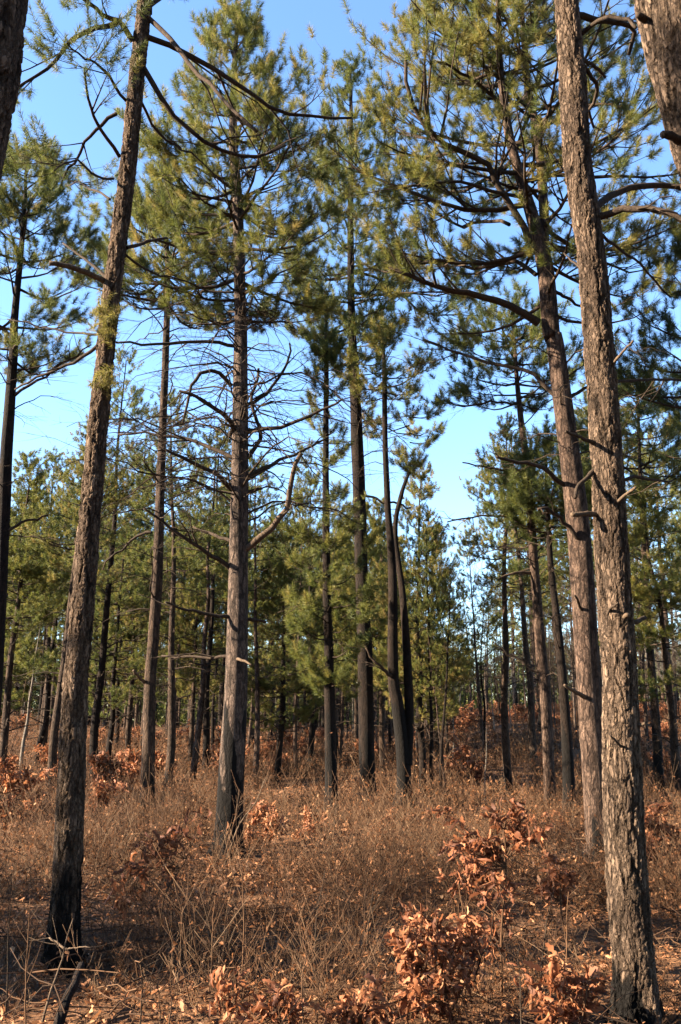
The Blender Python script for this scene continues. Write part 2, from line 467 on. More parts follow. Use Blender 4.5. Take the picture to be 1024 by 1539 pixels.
def pine(seed, label, pts, Y=None, top_z=None, mat=None, sides=14, rings=70, live=None, nlive=40, Lmax=1.3, shape='round',
         dead=None, ndead=0, Ldead=(.6, 1.6), hand=(), dens=6., tw=4, n=26, nl=.10, nw=.005, char=None, name='pine_tree', el=(-.02, .5),
         yellow=.5, forks=(), sprouts=(), cat='pine tree', group=None, rough=.03, deadel=(-.1, .5), bare=0., twl=(.14, .34), droopd=(.0, .25)):
    rng = np.random.default_rng(seed)
    if Y is None:
        base = foot(pts[0][0], pts[0][1]); Y = base[1]
    else:
        base = at(pts[0][0], pts[0][1], Y)
    rows = trunk_line(pts, Y, base, top_z)
    x0 = rows[0, :3].copy()
    gz = float(ground(x0[0], x0[1]))
    org = np.array([x0[0], x0[1], gz])
    root = thing(name, label, cat, org, group)
    loc = rows.copy(); loc[:, :3] -= org
    def axis_of(lc):
        def axis(z):
            z = np.asarray(z, float)
            return np.stack([np.interp(z, lc[:, 2], lc[:, 0]), np.interp(z, lc[:, 2], lc[:, 1]), z], -1), np.interp(z, lc[:, 2], lc[:, 3])
        return axis
    def stem(lc, nm, sd, rg):
        d = resample(lc, rg)
        d[:, 3] = np.maximum(np.interp(d[:, 2], lc[:, 2], lc[:, 3]), .006)
        if nm == 'trunk': d[:, 3] *= 1 + .42*np.exp(-np.maximum(d[:, 2], 0)/.15)
        ph = rng.uniform(0, 6, 6); a = np.arange(sd)*2*PI/sd
        z = d[:, 2][:, None]
        rgh = 1 + rough*(np.sin(2*a + z*1.3 + ph[0]) + .7*np.sin(3*a - z*2.1 + ph[1]) + .8*np.sin(z*5 + ph[2])*np.sin(a + ph[3]))
        if nm == 'trunk': rgh = rgh + .22*np.exp(-np.maximum(z, 0)/.14)*np.sin(5*a + ph[4])
        g = Geo(); tubes(g, d[None, :, :3], d[None, :, 3], sd, rough=rgh[None])
        if char is None: ch = lambda v: np.zeros(len(v))
        else:
            zc, sf = char
            def ch(v):
                nz = .5*np.sin(v[:, 2]*2.7 + ph[4] + 3*np.arctan2(v[:, 1], v[:, 0])) + .5*np.sin(v[:, 0]*31 + v[:, 2]*4.1) + .4*np.sin(v[:, 1]*37 - v[:, 2]*7)
                return np.clip(1 - (v[:, 2] - zc + nz*sf*.6)/sf, 0, 1)
        return obj(nm, g, mat or M_bark, root, char=ch)
    stem(loc, 'trunk', sides, rings)
    axes = [(axis_of(loc), loc)]
    for fk in forks:
        fr = np.array([[*(at(px, py, Y + dy) - org), w*.5/F*depth(at(px, py, Y + dy))] for px, py, w, dy in fk['pts']])
        if fk.get('top'):
            d = (fr[-1] - fr[-2])/(fr[-1, 2] - fr[-2, 2]); e = fr[-1] + d*(fk['top'] - org[2] - fr[-1, 2]); e[3] = .012
            fr = np.vstack([fr, e])
        stem(fr, 'stem', 12, 50)
        axes.append((axis_of(fr), fr))
    gc = Geo()
    limbs = []                                            # Geo per limb
    tf = lambda p: yellow + .0*p[:, 2]
    def do(P, R, **k):
        gs = [Geo() for _ in range(len(P))]
        foliage_on(rng, lambda i: gs[i], gc, P, R, dens=k.pop('dens', dens), tw=k.pop('tw', tw), n=n, nl=nl, nw=nw, tintf=tf, twig=twl, **k)
        return gs
    # limbs read off the photograph, given a depth of their own
    for h in hand:
        hp, w0, w1, dY, kind = h[:5]
        pp = np.array([at(x, y, Y) for x, y in hp])
        s = np.linspace(0, 1, len(pp))
        pp = np.array([at(x, y, Y + dY*t) for (x, y), t in zip(hp, s)]) - org
        K = 11; dep0 = depth(at(hp[0][0], hp[0][1], Y))
        P = resample(pp, K)
        P += (np.cumsum(rng.normal(0, .012, P.shape), 0) + rng.normal(0, .006, P.shape))*(.3 if kind.startswith('stub') else 1)*dep0/9
        dep = depth(at(hp[0][0], hp[0][1], Y))
        Rr = np.linspace(w0, w1, K)*.5/F*dep
        m = M_limb_pale if kind.endswith('pale') else M_limb
        if kind.startswith('stub'):
            g = Geo(); tubes(g, P, Rr*(1 + rng.normal(0, .06, K)), 7)
        elif kind.startswith('dead'):
            g = do(P[None], Rr[None], live=False, dens=h[5] if len(h) > 5 else 3., tw=3, S=(7, 4, 3), t0=.3)[0]
        else:
            g = do(P[None], Rr[None], dens=h[5] if len(h) > 5 else dens, S=(7, 4, 3), t0=h[6] if len(h) > 6 else .35)[0]
        limbs.append((g, m))
    for j, (axis, lc) in enumerate(axes):
        zt = lc[-1, 2]
        if live and nlive:
            z0, z1 = live[0] - org[2], zt - .08
            if j: z0 = max(z0, lc[0, 2] + .3)
            k = int(nlive*(1 if not j else .6))
            zs = z0 + (z1 - z0)*np.sort(rng.uniform(0, 1, k)**(1.2 if shape == 'cone' else .92))
            s = (zs - z0)/(z1 - z0)
            L = Lmax*profile(s, shape)*rng.uniform(.65, 1.15, k)
            e = el[0] + (el[1] - el[0])*s + rng.normal(0, .12, k)
            P, R = auto_limbs(rng, axis, zs, L, e, rng.uniform(0, .12, k), rng.uniform(.0, .3, k))
            limbs += [(g, M_limb) for g in do(P, R, bare=bare)]
        if dead and ndead and not j:
            z0, z1 = dead[0] - org[2], dead[1] - org[2]
            zs = np.sort(rng.uniform(z0, z1, ndead))
            L = rng.uniform(Ldead[0], Ldead[1], ndead)
            P, R = auto_limbs(rng, axis, zs, L, rng.uniform(deadel[0], deadel[1], ndead), -rng.uniform(droopd[0], droopd[1], ndead), -rng.uniform(0, .4, ndead), K=9, wig=.13)
            R = R*.52
            limbs += [(g, M_limb) for g in do(P, R, live=False, dens=5., tw=3)]
    for x, y, m in sprouts:                                # green needle shoots growing from the bark itself
        p = at(x, y, Y - .12) - org
        pos = p + rng.normal(0, .05, (m, 3)); d = rng.normal(0, 1, (m, 3)); d[:, 1] -= .7
        needles(gc, rng, pos, d, n, nl*.8, nw, tint=np.full(m, .75))
    # leader shoot
    for axis, lc in axes:
        tip = lc[-1, :3]
        if live: needles(gc, rng, tip + rng.normal(0, .05, (6, 3)), np.array([[0, 0, 1.]]) + rng.normal(0, .3, (6, 3)), n, nl, nw, tint=np.full(6, yellow))
    if len(limbs) > 98:                                   # the thinnest last ones go together
        keep, rest = limbs[:97], limbs[97:]
        g = Geo()
        for r, _ in rest:
            off = g.n
            g.v += r.v; g.a += r.a
            g.q += [q + off for q in r.q]; g.t += [t + off for t in r.t]; g.n += r.n
        tag(obj('dead_branches', g, M_limb, root), kind='stuff')
        limbs = keep
    for g, m in limbs:
        if g.n: obj('limb', g, m, root)
    if gc.n: obj('crown', gc, M_needle, root, smooth=False)
    return root, org

# ================================================================== the pines one can tell apart
pine(1, 'tall leaning pine with dark plated trunk, forked pale stick at its foot',
     [(93, 1462, 47), (97, 1380, 43), (103, 1274, 42), (114, 1024, 36), (119, 980, 35), (136, 768, 30), (161, 505, 26), (180, 350, 25), (193, 250, 24), (202, 150, 23), (217, 10, 20)],
     top_z=12.2, mat=M_bark_near, sides=90, rings=950, rough=.02, live=(7.9, 0), nlive=26, Lmax=1.7, shape='round', dens=6, n=130, nl=.062, nw=.0026,
     char=(.25, .5), yellow=.36,
     hand=[([(222, 56), (280, 80), (350, 120), (415, 165), (470, 176), (530, 181)], 9, 4, .8, 'dead', 2.),
           ([(226, 26), (265, 65), (310, 120), (355, 175), (395, 215)], 8, 4, -.5, 'dead', 2.),
           ([(215, 95), (240, 145), (280, 186), (325, 215), (375, 223), (430, 205)], 9, 4, .5, 'dead', 2.),
           ([(212, 150), (232, 190), (270, 218), (300, 228), (335, 262)], 5, 2, 1.2, 'dead', 2.),
           ([(199, 66), (176, 35), (140, 15), (120, -10), (95, -25)], 9, 4, -.4, 'live', 5, .4),
           ([(176, 36), (140, 52), (108, 70), (75, 105), (20, 142)], 8, 3, -.6, 'live', 4, .3),
           ([(181, 234), (150, 195), (130, 155), (118, 112)], 6, 3, -.7, 'live', 5, .45),
           ([(175, 172), (145, 195), (120, 220), (104, 250), (86, 280)], 6, 3, .3, 'live', 4, .5),
           ([(190, 150), (160, 115), (130, 95), (105, 70)], 5, 2, -.9, 'live', 6, .3),
           ([(172, 268), (150, 262), (120, 240), (95, 255)], 4, 2, -.8, 'live', 5, .45),
           ([(166, 300), (140, 290), (118, 270), (100, 275)], 4, 2, .6, 'live', 5, .45),
           ([(160, 424), (140, 415), (115, 405), (74, 397)], 9, 7, -.3, 'stub_pale'),
           ([(160, 418), (130, 392), (98, 366)], 5, 3, .3, 'stub'),
           ([(190, 372), (220, 364), (252, 358)], 6, 4, .3, 'stub'),
           ([(187, 383), (225, 415), (262, 428), (330, 445)], 4, 2, .9, 'dead', 1.5),
           ([(150, 500), (120, 495), (70, 490), (10, 478)], 4, 2, .3, 'dead', 1.5),
           ([(224, 20), (250, -15), (285, -50)], 8, 5, .5, 'live', 5, .3),
           ([(146, 520), (110, 550), (60, 575), (24, 594)], 6, 3, .5, 'dead', 2.)],
     sprouts=[(156, 470, 16), (158, 490, 9), (153, 570, 14)])

pine(2, 'big pine with thick plated sunlit trunk at the right and two limbs arching rightwards',
     [(960, 1545, 58), (955, 1474, 56), (944, 1350, 58), (935, 1174, 56), (932, 1024, 50), (928, 962, 50), (918, 800, 49), (911, 662, 45), (901, 530, 44), (888, 375, 39), (869, 250, 40), (861, 125, 38), (852, 5, 33)],
     top_z=12.5, mat=M_bark_near, sides=96, rings=950, rough=.02, live=(8.2, 0), nlive=24, Lmax=1.8, shape='round', dens=6, n=130, nl=.062, nw=.0026,
     char=(.05, .35), yellow=.5,
     hand=[([(897, 312), (915, 297), (946, 284), (985, 281), (1020, 283), (1060, 300)], 12, 8, .5, 'dead', 1.),
           ([(899, 327), (930, 315), (965, 311), (995, 318), (1040, 335)], 11, 8, -.3, 'dead', 1.2),
           ([(868, 25), (895, 33), (925, 32), (944, 42), (945, 78)], 11, 6, .3, 'dead', 1.5),
           ([(871, 55), (895, 35), (915, 28), (940, 38), (948, 55)], 7, 4, -.4, 'dead', 1.5),
           ([(876, 90), (892, 98), (907, 116)], 7, 4, .2, 'stub'),
           ([(877, 97), (896, 128), (890, 150), (882, 170), (890, 190)], 7, 4, .4, 'dead', 1.5),
           ([(903, 350), (935, 375), (965, 400), (1010, 445)], 5, 3, .8, 'dead', 1.5),
           ([(872, 402), (860, 392), (847, 380)], 4, 2, .4, 'stub'),
           ([(914, 553), (930, 535), (952, 512)], 5, 3, -.3, 'stub_pale'),
           ([(895, 667), (875, 658), (852, 648)], 7, 4, -.3, 'stub'),
           ([(897, 705), (880, 722), (868, 733), (863, 748)], 8, 5, -.2, 'stub'),
           ([(934, 722), (960, 722), (985, 730), (1007, 722)], 6, 3, .4, 'dead', 1.),
           ([(920, 762), (938, 745), (957, 730)], 6, 4, -.35, 'stub_pale'),
           ([(927, 574), (960, 574), (1000, 575), (1035, 580)], 5, 4, .8, 'dead', 1.),
           ([(905, 775), (885, 774), (860, 775)], 9, 7, -.1, 'stub_pale'),
           ([(928, 940), (938, 930), (946, 925)], 8, 7, -.15, 'stub_pale'),
           ([(940, 930), (955, 934), (972, 926)], 10, 7, .2, 'stub'),
           ([(910, 935), (917, 915), (930, 905)], 6, 3, -.2, 'stub'),
           ([(940, 1095), (957, 1091), (968, 1088)], 8, 5, -.1, 'stub_pale'),
           ([(947, 1136), (932, 1120), (919, 1104)], 5, 3, -.22, 'stub')])

pine(3, 'tallest straight pine in the middle left with bare curving dead limbs and burnt black base',
     [(344, 1285, 40), (347, 1180, 38), (352, 1090, 36), (355, 1024, 34), (357, 962, 33), (359, 832, 29), (361, 662, 24), (362, 512, 20), (361, 450, 18), (357, 300, 16), (351, 220, 13), (352, 120, 9), (358, 15, 4)],
     top_z=None, mat=M_bark_grey, sides=40, rings=300, live=(6.9, 0), nlive=78, Lmax=1.6, shape='peak', dens=6, tw=3, n=150, nl=.098, nw=.0040,
     dead=(4.0, 7.4), ndead=88, Ldead=(.6, 2.0), char=(.85, .8), yellow=.60, el=(-.1, .5), deadel=(-.15, .25),
     hand=[([(352, 652), (342, 625), (312, 607), (270, 587)], 9, 4, -.6, 'dead'),
           ([(350, 582), (322, 560), (290, 576), (275, 637)], 7, 3, -.5, 'dead'),
           ([(352, 690), (320, 674), (280, 662), (175, 654)], 7, 3, .4, 'dead'),
           ([(356, 738), (325, 716), (285, 692), (250, 676)], 8, 4, -.6, 'dead'),
           ([(355, 862), (320, 836), (296, 818), (250, 786), (222, 766)], 8, 3, -.7, 'dead'),
           ([(346, 812), (310, 797), (280, 792)], 6, 3, .5, 'dead'),
           ([(366, 830), (395, 807), (420, 777), (432, 737), (435, 712), (450, 690)], 11, 6, -.5, 'dead_pale', 2.),
           ([(372, 718), (415, 692), (450, 672), (492, 652)], 7, 3, .5, 'dead'),
           ([(372, 650), (425, 637), (475, 617), (512, 602)], 7, 3, -.4, 'dead'),
           ([(370, 690), (387, 668), (385, 638), (377, 606), (388, 560)], 7, 4, .3, 'dead'),
           ([(370, 610), (400, 590), (425, 560), (432, 520)], 6, 3, .5, 'dead'),
           ([(366, 932), (325, 927), (280, 917), (250, 908)], 7, 3, -.5, 'dead', 2.),
           ([(366, 992), (320, 990), (270, 989), (240, 987)], 6, 3, .6, 'dead', 2.),
           ([(352, 520), (310, 515), (240, 516), (180, 512)], 6, 3, -.8, 'dead'),
           ([(370, 930), (385, 932), (400, 936)], 6, 4, .1, 'stub'),
           ([(345, 995), (358, 990), (374, 998)], 6, 3, -.3, 'stub_pale'),
           ([(372, 740), (387, 737), (399, 735)], 5, 3, .1, 'stub')])

pine(4, 'forked pinkish pine behind the big plated trunk, wide yellow crown',
     [(905, 1300, 40), (898, 1225, 37), (892, 1140, 35), (884, 1024, 33), (875, 862, 35), (866, 762, 34), (847, 612, 29), (834, 512, 25), (829, 500, 25), (819, 400, 24), (800, 325, 19), (785, 275, 16), (765, 200, 14), (752, 100, 10), (750, 40, 8)],
     top_z=13.6, mat=M_bark_pink, sides=44, rings=300, live=(6.6, 0), nlive=56, Lmax=2.3, shape='peak', dens=5.2, tw=3, n=150, nl=.098, nw=.0040, yellow=.80, el=(-.05, .5),
     dead=(4.3, 6.6), ndead=14, Ldead=(.6, 1.5), deadel=(-.1, .3), char=(.1, .3),
     forks=[dict(pts=[(817, 392, 17, 0), (818, 325, 15, .1), (812, 240, 13, .3), (806, 190, 12, .4), (794, 135, 11, .5), (786, 40, 8, .6)], top=13.2)],
     hand=[([(800, 375), (757, 300), (727, 250), (697, 230), (652, 205), (627, 175), (607, 135), (604, 80)], 11, 5, -.9, 'live', 6.5, .25),
           ([(812, 482), (782, 460), (737, 437), (697, 427), (642, 415), (587, 390)], 13, 5, -.6, 'live', 7, .2),
           ([(805, 415), (770, 395), (720, 405), (670, 395), (610, 400)], 7, 3, .9, 'live', 7, .2),
           ([(790, 300), (740, 290), (680, 270), (635, 272), (600, 275)], 6, 3, -1.1, 'live', 6, .25),
           ([(770, 340), (730, 335), (690, 345), (640, 310)], 6, 3, 1.2, 'live', 6, .2),
           ([(832, 395), (850, 375), (872, 355), (910, 330)], 6, 3, .8, 'live', 5, .4),
           ([(832, 432), (855, 448), (885, 458)], 6, 3, .3, 'dead', 2.),
           ([(800, 270), (830, 255), (870, 235), (930, 215)], 6, 3, .9, 'live', 6, .3),
           ([(806, 200), (850, 170), (900, 150), (945, 160)], 6, 3, -.6, 'live', 6, .3),
           ([(762, 170), (725, 135), (695, 118), (660, 100)], 6, 3, -.8, 'live', 7, .2),
           ([(756, 120), (720, 70), (690, 55), (665, 50)], 6, 3, .7, 'live', 7, .2),
           ([(852, 730), (812, 707), (772, 697), (742, 692)], 8, 4, -.4, 'dead', 2.),
           ([(882, 820), (857, 792), (832, 767), (806, 757)], 8, 4, -.4, 'dead', 2.),
           ([(832, 592), (792, 557), (727, 542), (677, 527), (640, 510)], 7, 3, .6, 'dead', 3.),
           ([(883, 930), (872, 910), (867, 895)], 6, 3, -.35, 'stub'),
           ([(885, 1052), (872, 1043), (852, 1030)], 9, 4, -.35, 'stub_pale'),
           ([(848, 600), (870, 588), (885, 580)], 7, 4, .1, 'stub')])

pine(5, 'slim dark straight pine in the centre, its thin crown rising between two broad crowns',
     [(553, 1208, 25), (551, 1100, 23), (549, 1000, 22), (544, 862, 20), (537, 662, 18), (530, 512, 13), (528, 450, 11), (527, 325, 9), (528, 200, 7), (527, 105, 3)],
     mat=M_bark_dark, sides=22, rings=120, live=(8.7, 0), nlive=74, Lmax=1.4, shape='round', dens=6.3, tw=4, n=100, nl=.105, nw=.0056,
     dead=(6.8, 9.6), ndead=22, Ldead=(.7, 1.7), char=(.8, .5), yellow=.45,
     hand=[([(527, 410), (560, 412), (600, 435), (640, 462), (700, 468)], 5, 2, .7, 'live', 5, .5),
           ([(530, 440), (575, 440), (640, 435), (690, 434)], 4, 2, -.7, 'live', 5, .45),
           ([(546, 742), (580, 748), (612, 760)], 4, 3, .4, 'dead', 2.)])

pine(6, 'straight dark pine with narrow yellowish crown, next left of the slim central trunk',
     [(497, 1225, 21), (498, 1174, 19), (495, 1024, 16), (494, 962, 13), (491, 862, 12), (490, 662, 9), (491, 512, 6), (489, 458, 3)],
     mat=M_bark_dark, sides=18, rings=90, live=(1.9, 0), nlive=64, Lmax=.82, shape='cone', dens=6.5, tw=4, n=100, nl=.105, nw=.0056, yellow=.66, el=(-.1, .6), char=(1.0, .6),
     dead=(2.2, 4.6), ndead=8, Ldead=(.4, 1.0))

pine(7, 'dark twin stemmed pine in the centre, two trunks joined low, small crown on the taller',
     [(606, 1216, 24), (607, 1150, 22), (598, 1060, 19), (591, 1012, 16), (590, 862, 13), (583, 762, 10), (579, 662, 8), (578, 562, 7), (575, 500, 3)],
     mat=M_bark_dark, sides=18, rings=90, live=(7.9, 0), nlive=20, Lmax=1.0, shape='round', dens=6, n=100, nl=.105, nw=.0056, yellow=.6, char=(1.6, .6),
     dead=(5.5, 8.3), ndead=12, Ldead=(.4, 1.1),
     forks=[dict(pts=[(612, 1150, 16, 0), (615, 1090, 15, .05), (613, 1010, 13, .1), (606, 900, 10, .2), (594, 800, 8, .4), (603, 745, 7, .5), (617, 705, 4, .7)])],
     hand=[([(594, 1022), (575, 995), (557, 962)], 6, 3, -.2, 'dead', 1.)])

pine(8, 'straight brown pine behind the leaning left one, left side of its trunk sunlit',
     [(221, 1232, 23), (222, 1180, 21), (226, 1024, 18), (231, 962, 17), (237, 862, 15), (242, 712, 13), (250, 512, 10), (252, 420, 8), (250, 310, 4)],
     mat=M_bark, sides=20, rings=100, live=(8.6, 0), nlive=38, Lmax=1.7, shape='round', dens=5.5, n=100, nl=.105, nw=.0056, yellow=.42, char=(.3, .3),
     dead=(3.2, 8.8), ndead=34, Ldead=(.6, 1.8),
     hand=[([(230, 800), (205, 805), (180, 830), (150, 862)], 5, 2, .2, 'dead', 2.),
           ([(219, 1028), (208, 1018), (200, 1008)], 5, 4, -.3, 'stub_pale')])

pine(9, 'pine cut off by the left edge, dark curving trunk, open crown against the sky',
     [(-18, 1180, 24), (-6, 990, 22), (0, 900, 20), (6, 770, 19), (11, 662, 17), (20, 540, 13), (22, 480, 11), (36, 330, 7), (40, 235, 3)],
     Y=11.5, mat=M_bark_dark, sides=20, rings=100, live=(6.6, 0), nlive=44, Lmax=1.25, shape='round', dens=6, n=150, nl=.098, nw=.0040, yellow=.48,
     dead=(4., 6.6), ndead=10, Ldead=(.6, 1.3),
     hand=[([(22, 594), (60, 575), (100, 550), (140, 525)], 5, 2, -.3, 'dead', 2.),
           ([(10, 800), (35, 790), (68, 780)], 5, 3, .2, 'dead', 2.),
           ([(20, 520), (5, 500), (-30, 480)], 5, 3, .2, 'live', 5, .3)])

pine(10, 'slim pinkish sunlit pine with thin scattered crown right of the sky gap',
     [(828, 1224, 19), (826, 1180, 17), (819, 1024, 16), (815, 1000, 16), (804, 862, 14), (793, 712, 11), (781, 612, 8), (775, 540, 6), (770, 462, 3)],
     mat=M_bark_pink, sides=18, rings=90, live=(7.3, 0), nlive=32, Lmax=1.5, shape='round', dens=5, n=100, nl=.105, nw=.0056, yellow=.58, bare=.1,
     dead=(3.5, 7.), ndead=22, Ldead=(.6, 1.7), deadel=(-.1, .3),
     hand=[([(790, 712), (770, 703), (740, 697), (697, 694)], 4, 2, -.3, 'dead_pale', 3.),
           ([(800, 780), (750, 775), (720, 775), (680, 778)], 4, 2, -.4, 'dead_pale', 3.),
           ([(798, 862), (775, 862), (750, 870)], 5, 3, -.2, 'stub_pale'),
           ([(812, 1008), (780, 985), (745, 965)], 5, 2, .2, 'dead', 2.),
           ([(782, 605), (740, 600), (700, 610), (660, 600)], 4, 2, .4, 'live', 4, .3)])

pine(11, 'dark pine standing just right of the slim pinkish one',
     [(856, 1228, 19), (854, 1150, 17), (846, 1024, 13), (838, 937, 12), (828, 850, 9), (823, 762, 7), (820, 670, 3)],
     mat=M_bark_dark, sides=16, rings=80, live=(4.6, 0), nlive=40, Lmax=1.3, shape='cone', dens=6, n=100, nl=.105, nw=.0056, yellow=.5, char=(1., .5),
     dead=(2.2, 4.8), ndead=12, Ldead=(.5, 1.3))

pine(12, 'pine with dark trunk and bright olive crown to the right of the big plated trunk',
     [(991, 1190, 14), (987, 1100, 13), (981, 1024, 12), (974, 930, 10), (968, 820, 8), (962, 700, 6), (958, 575, 3)],
     mat=M_bark, sides=16, rings=80, live=(6.6, 0), nlive=40, Lmax=1.8, shape='round', dens=5.5, n=100, nl=.105, nw=.0056, yellow=.62, char=(1.0, .6),
     dead=(3.5, 7), ndead=16, Ldead=(.6, 1.8))

# two very near trunks that only just enter the frame at the top corners
pine(13, 'near thick trunk with deep cracked plates cropped by the upper right corner',
     [(1148, 640, 92), (1082, 290, 96), (1050, 150, 104), (1018, 5, 116)], Y=3.0, top_z=10.5, mat=M_bark_near, sides=96, rings=900, rough=.02,
     live=(7.0, 0), nlive=22, Lmax=1.8, shape='round', dens=6, n=30, nl=.10, nw=.008, yellow=.55, char=(.05, .3),
     hand=[([(985, 38), (968, 28), (955, 22)], 15, 9, -.05, 'stub'), ([(1030, 215), (1012, 206), (996, 202)], 14, 10, -.1, 'stub')])
pine(14, 'near black shaded trunk cropped by the upper left corner',
     [(-75, 500, 70), (-36, 245, 76), (-12, 100, 80), (-4, 0, 84)], Y=3.4, top_z=11, mat=M_bark_near, sides=80, rings=800, rough=.02,
     live=(7.5, 0), nlive=22, Lmax=1.8, shape='round', dens=6, n=30, nl=.10, nw=.008, yellow=.45, char=(.05, .3))
pine(15, 'dark green dense pine crown leaning into the right edge beside the two arching limbs',
     [(1120, 1300, 30), (1092, 900, 26), (1072, 650, 20), (1060, 500, 14), (1052, 345, 4)], Y=10.5, mat=M_bark, sides=20, rings=80,
     live=(4.9, 0), nlive=34, Lmax=1.25, shape='round', dens=6, tw=3, n=150, nl=.098, nw=.0040, yellow=.30)

# ================================================================== trees further back: a few kinds, copied
def copy_tree(root, loc, rz, scl, label=None, group=None):
    r = root.copy(); C.objects.link(r)
    r.location = [float(c) for c in loc]; r.rotation_euler = (0, 0, rz); r.scale = scl
    if label: r['label'] = label
    if group: r['group'] = group
    for ch in root.children:
        c = ch.copy(); C.objects.link(c); c.parent = r
    return r

def model(seed, h, r0, live0, nlive, Lmax, shape, mat, yellow, ndead=14, lean=.3, n=66, nw=.0095, nl=.105, dens=5.2, tw=4, char=None, Ldead=(.4, 1.4), el=(-.1, .6), kinks=.06, bare=0., name='pine_tree'):
    """one unplaced pine: trunk with its limbs, and crown"""
    rng = np.random.default_rng(seed)
    z = np.linspace(-.15, h, 9)
    lc = np.stack([np.cumsum(rng.normal(0, kinks, 9)), np.cumsum(rng.normal(0, kinks, 9)), z, r0*(1 - .9*np.clip(z/h, 0, 1)**1.1)], -1)
    lc[:, :2] -= lc[0, :2]
    lc[:, 0] += lean*np.clip(z/h, 0, 1)
    axis = lambda zz: (np.stack([np.interp(zz, lc[:, 2], lc[:, 0]), np.interp(zz, lc[:, 2], lc[:, 1]), zz], -1), np.interp(zz, lc[:, 2], lc[:, 3]))
    d = resample(lc, 40)
    g = Geo(); tubes(g, d[None, :, :3], np.maximum(d[None, :, 3], .01), 10)
    gl, gc = Geo(), Geo()
    if nlive:
        z0, z1 = live0*h, h - .05
        zs = z0 + (z1 - z0)*np.sort(rng.uniform(0, 1, nlive)**.92); s = (zs - z0)/(z1 - z0)
        L = Lmax*profile(s, shape)*rng.uniform(.6, 1.2, nlive)
        P, R = auto_limbs(rng, axis, zs, L, el[0] + (el[1] - el[0])*s + rng.normal(0, .12, nlive), rng.uniform(0, .12, nlive), rng.uniform(0, .3, nlive), K=6)
        foliage_on(rng, lambda i: gl, gc, P, R, dens=dens, tw=tw, n=n, nl=nl, nw=nw, S=(4, 3, 3), tintf=lambda p: yellow + 0*p[:, 0], twig=(.2, .42), bare=bare)
    if ndead:
        zs = np.sort(rng.uniform(.14*h, max(live0, .25)*h, ndead))
        P, R = auto_limbs(rng, axis, zs, rng.uniform(*Ldead, ndead), rng.uniform(-.1, .5, ndead), -rng.uniform(0, .2, ndead), -rng.uniform(0, .4, ndead), K=6, wig=.1)
        foliage_on(rng, lambda i: gl, gc, P, R, dens=2.2, tw=2, live=False, S=(4, 3, 3))
    root = thing(name, None, 'pine tree', (0, 0, 0))
    zc, sf = char or (0., .01)
    ph = rng.uniform(0, 6, 3)
    ch = lambda v: np.clip(1 - (v[:, 2] - zc + .6*sf*np.sin(9*v[:, 2] + 20*v[:, 0] + ph[0]))/sf, 0, 1)*(zc > 0)
    obj('trunk', [g, gl], [mat, M_limb], root, char=ch)
    if gc.n: obj('crown', gc, M_needle, root, smooth=False)
    root['h'] = h
    return root

def bare_model(seed, h, r0, mat, name='bare_tree'):
    """a leafless broadleaf: thin trunk, rising branches, fine twigs"""
    rng = np.random.default_rng(seed)
    z = np.linspace(-.15, h, 8)
    lc = np.stack([np.cumsum(rng.normal(0, .07, 8)), np.cumsum(rng.normal(0, .07, 8)), z, r0*(1 - .93*np.clip(z/h, 0, 1))], -1); lc[:, :2] -= lc[0, :2]
    axis = lambda zz: (np.stack([np.interp(zz, lc[:, 2], lc[:, 0]), np.interp(zz, lc[:, 2], lc[:, 1]), zz], -1), np.interp(zz, lc[:, 2], lc[:, 3]))
    d = resample(lc, 30); g = Geo(); tubes(g, d[None, :, :3], np.maximum(d[None, :, 3], .008), 9)
    k = 22; zs = np.sort(rng.uniform(.3*h, .97*h, k)); L = rng.uniform(.6, 2.2, k)*(1.15 - zs/h)*1.4
    P, R = auto_limbs(rng, axis, zs, L, rng.uniform(.4, 1.0, k), rng.uniform(0, .1, k), rng.uniform(0, .4, k), K=6, wig=.09)
    gl = Geo(); par, Q, QR = kids(rng, P, R, 7, .15, 1, .7, lambda p, t, r: r.uniform(.3, .9, len(p)), .5, 4, rmin=.006)
    p3, T3, TR = kids(rng, Q, QR, 4, .2, 1, .6, lambda p, t, r: r.uniform(.2, .5, len(p)), .4, 3, rmin=.005)
    tubes(gl, P, R, 4); tubes(gl, Q, QR, 3); tubes(gl, T3, TR, 3)
    root = thing(name, None, 'bare tree', (0, 0, 0))
    obj('trunk', g, mat, root, char=lambda v: np.zeros(len(v))); obj('branches', gl, mat if mat is M_bark_pale else M_limb, root)
    root['h'] = h
    return root

KINDS = {
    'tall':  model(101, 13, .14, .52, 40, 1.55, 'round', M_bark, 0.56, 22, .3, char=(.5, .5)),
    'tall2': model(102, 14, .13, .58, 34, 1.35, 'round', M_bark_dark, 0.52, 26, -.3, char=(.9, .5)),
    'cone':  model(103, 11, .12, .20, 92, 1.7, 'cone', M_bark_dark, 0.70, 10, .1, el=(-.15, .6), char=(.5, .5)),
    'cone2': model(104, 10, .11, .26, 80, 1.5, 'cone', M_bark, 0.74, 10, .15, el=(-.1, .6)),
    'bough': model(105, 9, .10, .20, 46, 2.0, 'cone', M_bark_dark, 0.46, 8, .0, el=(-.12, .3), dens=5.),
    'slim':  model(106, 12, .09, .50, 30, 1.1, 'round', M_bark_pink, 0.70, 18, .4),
}
SNAG = model(107, 6.5, .085, .6, 0, 0, 'round', M_bark_pale, .5, 20, .25, Ldead=(.2, .7), kinks=.03, name='dead_tree')
BARE = [bare_model(111, 9, .075, M_bark_grey), bare_model(112, 10, .06, M_bark_pale), bare_model(113, 8, .07, M_bark_dark)]
for r in list(KINDS.values()) + [SNAG] + BARE: r['fresh'] = 1

